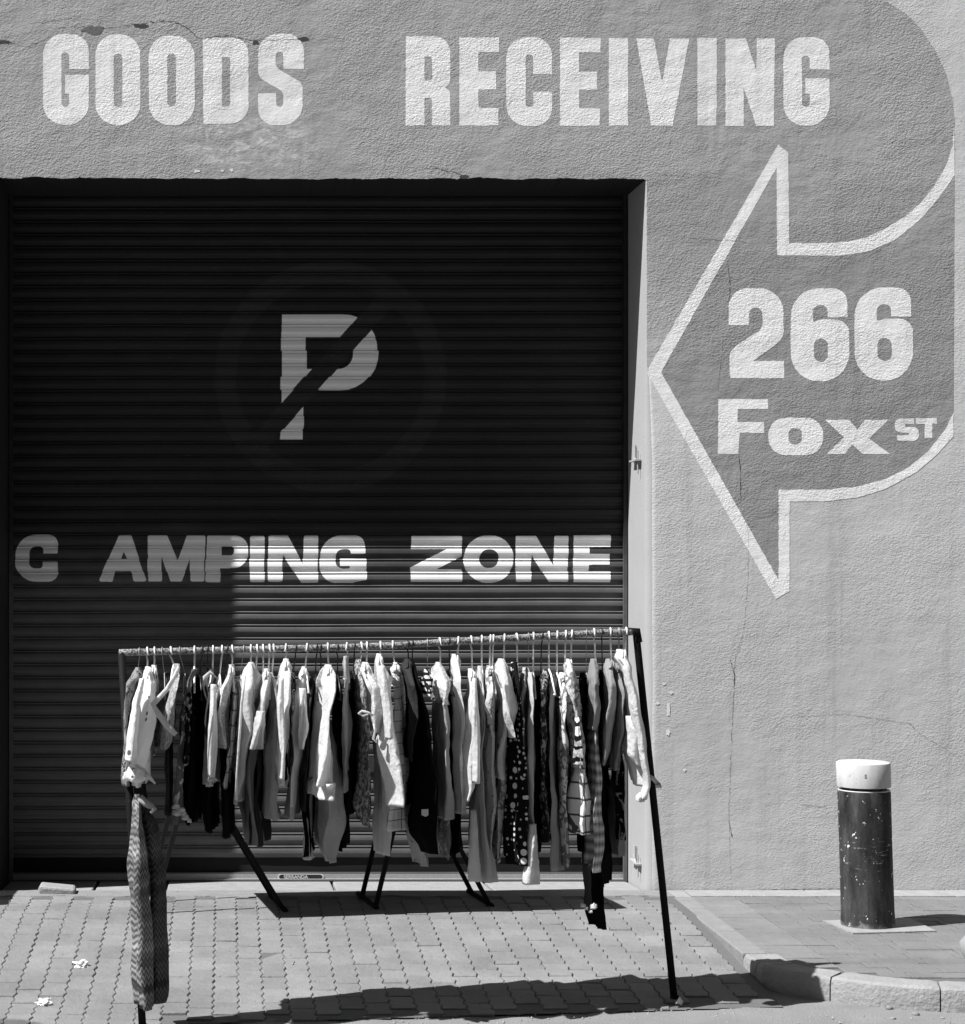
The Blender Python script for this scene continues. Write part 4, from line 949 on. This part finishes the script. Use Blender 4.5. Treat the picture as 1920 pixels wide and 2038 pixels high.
garment('dress', 'dress', 'charcoal dress hanging low behind the denim dress', 'charcoal dress', 524, [(1370, 512, 532), (1480, 512, 530), (1580, 505, 532), (1640, 498, 540), (1678, 495, 543)], .045, 7, dy=.07)
g, Yc, s = garment('tee', 'T-shirt', 'light grey tee whose sleeve ends in a frilled cuff', 'tee with frilled sleeve', 537, [(1338, 523, 538), (1380, 512, 534), (1440, 503, 526), (1482, 500, 522)], .40, -10, dy=-.05)
sleeve('frill', [(1415, 519, 17), (1440, 516, 21), (1462, 512, 20), (1490, 509, 27)], .38, g, Yc - .2, s, fold=.6)
garment('dress', 'dress', 'pale washed dress with a stitched hem band, wide at the bottom', 'pale washed dress', 545, [(1345, 528, 546), (1420, 528, 550), (1520, 517, 552), (1600, 513, 562), (1626, 514, 564)], .30, -11)
g, Yc, s = garment('shirt', 'shirt', 'white shirt with a dotted front edge and a long loose sleeve', 'white dotted edge shirt', 568, [(1318, 560, 580), (1350, 553, 578), (1440, 540, 572), (1510, 534, 562), (1558, 546, 560)], .66, -9, dy=-.05)
sleeve('sleeve', [(1350, 560, 10), (1400, 558, 14), (1480, 562, 13), (1552, 560, 13)], .8, g, Yc - .2, s)
garment('shirt', 'shirt', 'black and white striped shirt squeezed beside the dotted edge shirt', 'striped shirt', 589, [(1338, 572, 586), (1400, 566, 582), (1480, 567, 580), (1564, 569, 584)], 'stripe', 6, kind='b')
garment('skirt', 'skirt', 'plain grey skirt just below the striped shirt', 'plain grey skirt', 600, [(1480, 580, 600), (1560, 574, 598), (1626, 571, 597)], .36, 8, dy=.04, kind=None)
g, Yc, s = garment('shirt', 'shirt', 'creased off-white shirt with one crumpled rolled sleeve', 'creased off-white shirt', 610, [(1333, 596, 614), (1380, 588, 614), (1480, 585, 608), (1560, 583, 600), (1604, 582, 594)], .72, 9)
sleeve('sleeve', [(1370, 602, 14), (1420, 603, 13), (1445, 604, 18), (1490, 600, 8)], .62, g, Yc - .2, s, fold=.5)
garment('jacket', 'jacket', 'dark grey jacket tucked beside the wide sleeved blouse', 'dark grey narrow jacket', 630, [(1352, 616, 634), (1400, 614, 630), (1480, 611, 628), (1560, 604, 622), (1610, 606, 620)], .05, 7, kind='b', dy=.03)
garment('dress', 'dress', 'black dress with its hem reaching low, left of the cuffed blouse', 'black dress left of the blouse', 638, [(1365, 630, 650), (1480, 612, 640), (1600, 600, 632), (1700, 603, 628)], .008, 6, dy=.08, kind='b')
garment('trousers', 'trousers', 'pale trouser leg hanging out below the black dress', 'pale trouser leg', 616, [(1560, 612, 620), (1640, 609, 621), (1712, 605, 624)], .55, 3, b=.06, dy=.0, kind=None)
g, Yc, s = garment('blouse', 'blouse', 'wide flared blouse with a broad white cuff at the bottom, largest pale garment', 'wide flared blouse', 652, [(1330, 643, 668), (1360, 634, 668), (1450, 628, 661), (1520, 619, 664), (1560, 613, 667)], .60, -13, dy=-.17, nf=2.6)
band_part('cuff', 1556, 1588, [(1556, 612, 667), (1588, 609, 667)], .85, g, Yc, .165, -13, s, 1.0, turn=.66)
garment('dress', 'dress', 'plain grey dress hanging straight below the white cuffed blouse', 'plain grey dress', 662, [(1440, 640, 668), (1588, 631, 670), (1640, 629, 672), (1690, 632, 670), (1714, 644, 668)], .33, -8, dy=.02, kind=None)
garment('dress', 'dress', 'wide black dress right of the cuffed blouse', 'wide black dress', 672, [(1350, 660, 682), (1450, 664, 692), (1560, 666, 702), (1690, 668, 696)], .007, 9, dy=.08, kind='b')
garment('vest', 'vest', 'narrow grey vest hanging alone in front of black clothes', 'narrow grey vest', 689, [(1312, 686, 692), (1340, 685, 695), (1400, 684, 697), (1460, 682, 699), (1520, 684, 696), (1574, 688, 693)], .28, 5, dy=-.1, b=.1)
garment('coat', 'coat', 'black coat just left of the tweed dress', 'black coat left of the tweed', 705, [(1350, 694, 712), (1480, 696, 716), (1620, 694, 714)], .010, 7, dy=.07, kind='b')
garment('dress', 'dress', 'speckled grey tweed dress with a slanted hem', 'tweed dress', 720, [(1318, 705, 722), (1380, 702, 728), (1450, 712, 738), (1550, 707, 736), (1600, 704, 737), (1640, 714, 736)], 'weave', -10)
g, Yc, s = garment('blouse', 'blouse', 'white lace blouse with a tied bow at its side', 'lace blouse with bow', 730, [(1325, 718, 738), (1370, 722, 753), (1420, 727, 758), (1455, 736, 755)], 'lacew', -12, dy=-.07)
ribbon(g, 'bow', [(743, 1424), (732, 1418), (720, 1415), (714, 1419), (722, 1425), (732, 1421)], [5, 5, 5, 6, 5, 4], Yc - .2, .8); ribbon(g, 'bow', [(744, 1440), (746, 1455), (743, 1470), (748, 1478), (751, 1465)], [4, 4, 6, 6, 3], Yc - .2, .8)
garment('trousers', 'trousers', 'creased white trousers reaching low between the tweed dress and checked shirt', 'creased white trousers', 748, [(1360, 752, 774), (1480, 752, 774), (1600, 747, 774), (1700, 749, 780)], .62, -7, dy=.03, kind=None)
g, Yc, s = garment('tee', 'T-shirt', 'long bright white tee with a stitched hem, centre of the rail', 'long bright white tee', 757, [(1308, 750, 762), (1350, 750, 776), (1420, 752, 784), (1500, 752, 790), (1600, 757, 794)], .74, -12, dy=-.13)
sleeve('sleeve', [(1325, 760, 12), (1370, 766, 16), (1430, 773, 18), (1470, 774, 14)], .82, g, Yc - .2, s)
g, Yc, s = garment('shirt', 'shirt', 'white shirt with thin dark checks, left of the large black coat', 'thin checked white shirt', 781, [(1325, 781, 798), (1370, 788, 808), (1450, 791, 811), (1540, 793, 813), (1600, 789, 811), (1652, 781, 815)], 'plaidw', 8)
garment('jacket', 'jacket', 'charcoal jacket lying over the left side of the large black coat', 'charcoal jacket', 812, [(1318, 801, 826), (1380, 808, 832), (1440, 813, 828), (1512, 812, 820)], .05, -14, dy=-.06, kind='b')
g, Yc, s = garment('coat', 'coat', 'large black coat with a small white tag, widest garment on the rail', 'large black coat', 820, [(1320, 808, 836), (1380, 810, 850), (1450, 811, 862), (1560, 807, 868), (1650, 802, 868), (1692, 828, 866)], .006, -14, b=.19, kind='b', dy=-.04)
mb = MB(); q = P(845, 1618, Yc - .215); mb.add([q + Vector(v) for v in ((-.013, 0, .015), (.015, -.002, .016), (.015, 0, -.008), (.004, -.002, -.015), (-.013, 0, -.008), (-.013, .002, .015), (.015, 0, .016), (.015, .002, -.008), (.004, 0, -.015), (-.013, .002, -.008))], [(0, 1, 2, 3, 4), (9, 8, 7, 6, 5), (0, 5, 6, 1), (1, 6, 7, 2), (2, 7, 8, 3), (3, 8, 9, 4), (4, 9, 5, 0)]); mb.build('tag', mt(.85), g)
garment('skirt', 'skirt', 'pale grey cloth skirt peeking out under the large black coat', 'pale skirt under the coat', 836, [(1600, 812, 850), (1660, 806, 852), (1722, 822, 864)], .34, -10, dy=.05, kind=None)
garment('scarf', 'scarf', 'small black and white checked scarf knotted over the black coat', 'checked scarf', 850, [(1335, 846, 856), (1352, 840, 862), (1384, 843, 859)], 'check', -8, b=.06, dy=-.13, kind='m')
g, Yc, s = garment('dress', 'dress', 'dress with a white lace bodice over a plain grey skirt', 'lace bodice dress', 876, [(1325, 866, 886), (1355, 858, 897), (1402, 866, 896)], 'lacew', -10, dy=-.05)
drape('skirt', [(1400, 866, 892), (1480, 866, 898), (1560, 869, 902), (1628, 869, 906)], .27, g, Yc, .165, -10, s, shoulder=False)
garment('skirt', 'skirt', 'grey flowered skirt hanging lowest under the lace bodice dress', 'grey flowered skirt', 880, [(1560, 876, 898), (1660, 869, 901), (1708, 878, 897)], 'laceg', -7, dy=.04, kind=None)
garment('dress', 'dress', 'black dress between the lace bodice dress and the grey pleated one', 'black dress beside the lace bodice', 893, [(1340, 890, 904), (1480, 890, 910), (1620, 900, 928), (1700, 900, 925)], .008, 6, dy=.09, kind='b')
garment('dress', 'dress', 'light grey pleated dress left of the pointed white shirt', 'light grey pleated dress', 911, [(1308, 900, 918), (1380, 899, 918), (1420, 902, 922), (1520, 901, 923), (1618, 903, 926)], .42, -9, nf=5)
g, Yc, s = garment('shirt', 'shirt', 'bright white long shirt ending in a ragged point', 'ragged white long shirt', 938, [(1338, 934, 947), (1400, 930, 952), (1480, 922, 950), (1560, 917, 942), (1590, 920, 932)], .84, -10, dy=-.06)
sleeve('sleeve', [(1350, 944, 8), (1420, 945, 14), (1500, 947, 14), (1558, 947, 14)], .62, g, Yc - .2, s)
g, Yc, s = garment('trousers', 'trousers', 'long grey trousers with one leg turned out white, reaching the sill', 'long grey trousers', 958, [(1332, 950, 968), (1440, 948, 966), (1550, 940, 966), (1650, 938, 972), (1750, 936, 979)], .36, -9)
sleeve('turned_leg', [(1612, 942, 12), (1660, 943, 15), (1752, 945, 26)], .8, g, Yc - .18, s)
garment('blouse', 'blouse', 'short brown patterned blouse with an open sleeve, right of the grey trousers', 'short patterned blouse', 981, [(1332, 970, 986), (1375, 964, 987), (1405, 960, 986), (1442, 970, 986)], 'gfl', -10, dy=-.06)
garment('dress', 'dress', 'pale straight dress with small printed motifs', 'pale motif dress', 975, [(1360, 962, 984), (1480, 961, 986), (1600, 958, 985), (1682, 957, 982)], 'dotl', -8)
garment('trousers', 'trousers', 'grey lace trousers below the white tee, left of the polka dots', 'grey lace trousers', 990, [(1400, 986, 1006), (1545, 984, 1008), (1620, 980, 1008), (1714, 980, 1002)], 'gfl', -7, dy=.04, kind=None)
garment('tee', 'T-shirt', 'plain white tee with a folded hem below the fringed top', 'plain white tee', 993, [(1340, 990, 1012), (1445, 986, 1012), (1500, 981, 1012), (1548, 982, 1012)], .8, -9, kind=None)
garment('dress', 'dress', 'black polka dot dress with white dots of two sizes', 'polka dot dress', 1029, [(1325, 1022, 1036), (1400, 1020, 1040), (1480, 1012, 1048), (1600, 1009, 1052), (1716, 1010, 1054)], 'polka', -10, dy=-.05, turn=.5)
g, Yc, s = garment('top', 'top', 'white top with a fringed side, left of the polka dot dress', 'fringed white top', 1003, [(1318, 993, 1013), (1360, 992, 1022), (1410, 998, 1030), (1468, 1012, 1028)], .78, -12, dy=-.09)
garment('top', 'top', 'beaded strappy top right of the polka dot dress', 'beaded top', 1052, [(1335, 1042, 1056), (1380, 1040, 1058), (1428, 1042, 1056)], 'laceg', 6, kind='m')
garment('dress', 'dress', 'black dress right of the long pale gown', 'black dress right of the gown', 1078, [(1352, 1066, 1082), (1450, 1065, 1086), (1600, 1064, 1086), (1702, 1064, 1084)], .008, 8, kind='b', dy=.05)
g, Yc, s = garment('gown', 'dress', 'long plain grey gown flaring to a bright white hem', 'long grey gown', 1061, [(1345, 1054, 1067), (1420, 1050, 1068), (1540, 1048, 1066), (1650, 1049, 1068), (1700, 1046, 1070)], .34, -7, dy=-.04)
sleeve('hem_panel', [(1640, 1060, 14), (1690, 1058, 22), (1758, 1056, 36)], .82, g, Yc - .17, s)
garment('dress', 'dress', 'dark dress printed with pale roses, ending in a pale hem', 'rose print dress', 1092, [(1338, 1084, 1100), (1450, 1081, 1099), (1560, 1081, 1100), (1670, 1083, 1113)], 'dfl', 9)
garment('dress', 'dress', 'plain grey narrow dress right of the rose print', 'plain grey narrow dress', 1108, [(1345, 1102, 1114), (1420, 1100, 1114), (1520, 1102, 1116), (1620, 1103, 1124), (1730, 1100, 1132)], .27, 7, dy=.03)
garment('blouse', 'blouse', 'long white leaf printed blouse with a loose cuff', 'leaf print blouse', 1125, [(1345, 1116, 1130), (1398, 1113, 1134), (1480, 1112, 1136), (1600, 1116, 1132), (1722, 1122, 1140)], 'leaf', -8)
g, Yc, s = garment('dress', 'dress', 'flower bodice dress with a wide white checked skirt', 'checked skirt dress', 1137, [(1318, 1127, 1144), (1380, 1124, 1152), (1430, 1130, 1158), (1525, 1136, 1168)], 'gfl', -12, dy=-.04)
drape('skirt', [(1520, 1134, 1167), (1590, 1126, 1170), (1655, 1122, 1171)], 'bigchk', g, Yc, .175, -14, s, shoulder=False)
garment('blouse', 'blouse', 'ruffled black and white blouse over the checked skirt dress', 'ruffled blouse', 1150, [(1400, 1142, 1160), (1470, 1139, 1164), (1522, 1137, 1169)], 'ruff', -10, dy=-.08, kind=None)
garment('coat', 'coat', 'black coat left of the grey plaid dress', 'black coat left of the plaid', 1166, [(1345, 1160, 1174), (1500, 1160, 1178), (1690, 1156, 1176)], .008, 6, dy=.06, kind='m')
g, Yc, s = garment('dress', 'dress', 'straight grey plaid dress with a plain grey bodice', 'grey plaid dress', 1182, [(1318, 1181, 1194), (1350, 1176, 1196), (1398, 1175, 1195), (1450, 1172, 1194)], .17, -8, dy=-.04, dx=3)
drape('skirt', [(1442, 1171, 1193), (1520, 1168, 1196), (1620, 1166, 1198), (1732, 1162, 1204)], 'gplaid', g, Yc, .16, -8, s, shoulder=False)
garment('coat', 'coat', 'long black coat right of the grey plaid dress, lowest black hem', 'long black coat right of the plaid', 1197, [(1340, 1192, 1208), (1500, 1194, 1214), (1640, 1194, 1226), (1762, 1196, 1224)], .007, 9, dy=.03, kind='b')
g, Yc, s = garment('trousers', 'trousers', 'black trousers with white pompoms hanging lowest near the right end', 'pompom trousers', 1172, [(1660, 1160, 1200), (1720, 1160, 1206), (1800, 1166, 1208), (1846, 1168, 1213)], .008, -6, b=.07, dy=-.06, kind=None)
drape('trim', [(1720, 1160, 1178), (1760, 1164, 1178), (1806, 1162, 1178)], .07, g, Yc - .09, .02, 0, s, shoulder=False)
for i, (x, y, r) in enumerate([(1160, 1802, .011), (1181, 1804, .014), (1175, 1814, .008), (1166, 1808, .009)]): knot(g, 'pompom', x, y, Yc - .12, (r, r, r), .7, 70 + i)
garment('jacket', 'jacket', 'mid grey jacket with a sleeve folded across, near the right end', 'mid grey jacket', 1214, [(1318, 1208, 1228), (1380, 1203, 1230), (1440, 1196, 1226), (1490, 1194, 1220), (1522, 1196, 1208)], .22, -13, dy=-.03)
garment('skirt', 'skirt', 'black skirt with white leaf print below the grey shirt at the right end', 'leaf print skirt', 1232, [(1480, 1218, 1248), (1560, 1218, 1249), (1668, 1222, 1251)], 'bfl', -9, dy=.05, kind='m')
garment('skirt', 'skirt', 'grey pleated skirt hanging in the last gap before the jamb', 'grey pleated skirt', 1226, [(1560, 1216, 1240), (1640, 1214, 1244), (1698, 1214, 1246)], .2, -6, dy=.09, kind=None)
garment('shirt', 'shirt', 'dark grey creased shirt left of the white jacket', 'dark grey creased shirt', 1230, [(1326, 1225, 1242), (1380, 1225, 1250), (1450, 1222, 1250), (1532, 1214, 1240)], .17, -10, kind='m')
g, Yc, s = garment('jacket', 'jacket', 'white jacket with long dangling sleeves, rightmost garment on the rail', 'white dangling jacket', 1246, [(1299, 1228, 1254), (1330, 1236, 1262), (1400, 1246, 1272), (1480, 1248, 1284), (1540, 1258, 1290), (1560, 1262, 1288)], .68, -13, dy=-.03)
sleeve('sleeve', [(1325, 1246, 14), (1400, 1262, 20), (1480, 1276, 18), (1560, 1288, 12), (1590, 1280, 14)], .85, g, Yc - .2, s)
sleeve('sleeve', [(1425, 1252, 14), (1460, 1262, 28), (1500, 1262, 30), (1522, 1268, 10)], .72, g, Yc - .17, s + 1)
knot(g, 'cuff', 1275, 1588, Yc - .2, (.020, .02, .022), .82, 81); knot(g, 'cuff', 1310, 1564, Yc - .1, (.014, .02, .012), .7, 82); ribbon(g, 'cuff_strap', [(1290, 1545), (1300, 1550), (1311, 1562)], [10, 9, 8], Yc - .1, .5)

for o_ in [o for o in C.objects if o.type == 'EMPTY' and o.get('category') in ('shirt', 'jacket', 'T-shirt', 'blouse') and o.parent is None]:
    if any(c.name.startswith('collar') for c in o_.children): continue
    body = [c for c in o_.children if c.name.startswith('body')][0]; q = o_.location; px, py = q.x * F / q.y + CX, CY - (q.z - H) * F / q.y
    mb = MB()
    for sg in (-1, 1):
        a = P(px, py - 5, q.y - .03); b = P(px + sg * 5, py + 1, q.y - .055); c = P(px + sg * 7, py + 13, q.y - .075); d = P(px + sg * 1.5, py + 9, q.y - .085)
        off = Vector((sg * .002, .006, .001)); mb.add([a, b, c, d, a + off, b + off, c + off, d + off], [(0, 1, 2, 3), (7, 6, 5, 4), (0, 4, 5, 1), (1, 5, 6, 2), (2, 6, 7, 3), (3, 7, 4, 0)])
    cm = body.data.materials[0]; co = mb.build('collar', cm, o_, bevel=.0015)
# zigzag trousers at the left end
g = empty('trousers', (-.34, 8.5, .7), 'long wide zigzag patterned trousers hanging lowest at the left end', 'trousers', G)
drape('leg', [(1588, 262, 280), (1640, 258, 284), (1720, 253, 296), (1820, 254, 300), (1920, 257, 304), (2006, 260, 303)], 'zig', g, 8.46, .10, -14, 3, nf=1.4, fold=.22, nt=40, turn=.35)
drape('leg', [(1600, 276, 296), (1660, 288, 318), (1750, 294, 328), (1860, 297, 332), (1992, 300, 336)], 'zig_shade', g, 8.56, .09, 12, 9, nf=1.5, fold=.22, turn=.3)  # darker copy of the same cloth, shade put into this leg's colour
drape('waistband', [(1560, 262, 292), (1600, 262, 294)], .02, g, 8.52, .10, -8, 5, shoulder=False, nz=8)
ribbon(g, 'sash', [(278, 1586), (290, 1598), (300, 1604), (307, 1610), (300, 1618)], [14, 16, 14, 12, 6], 8.38, .3)
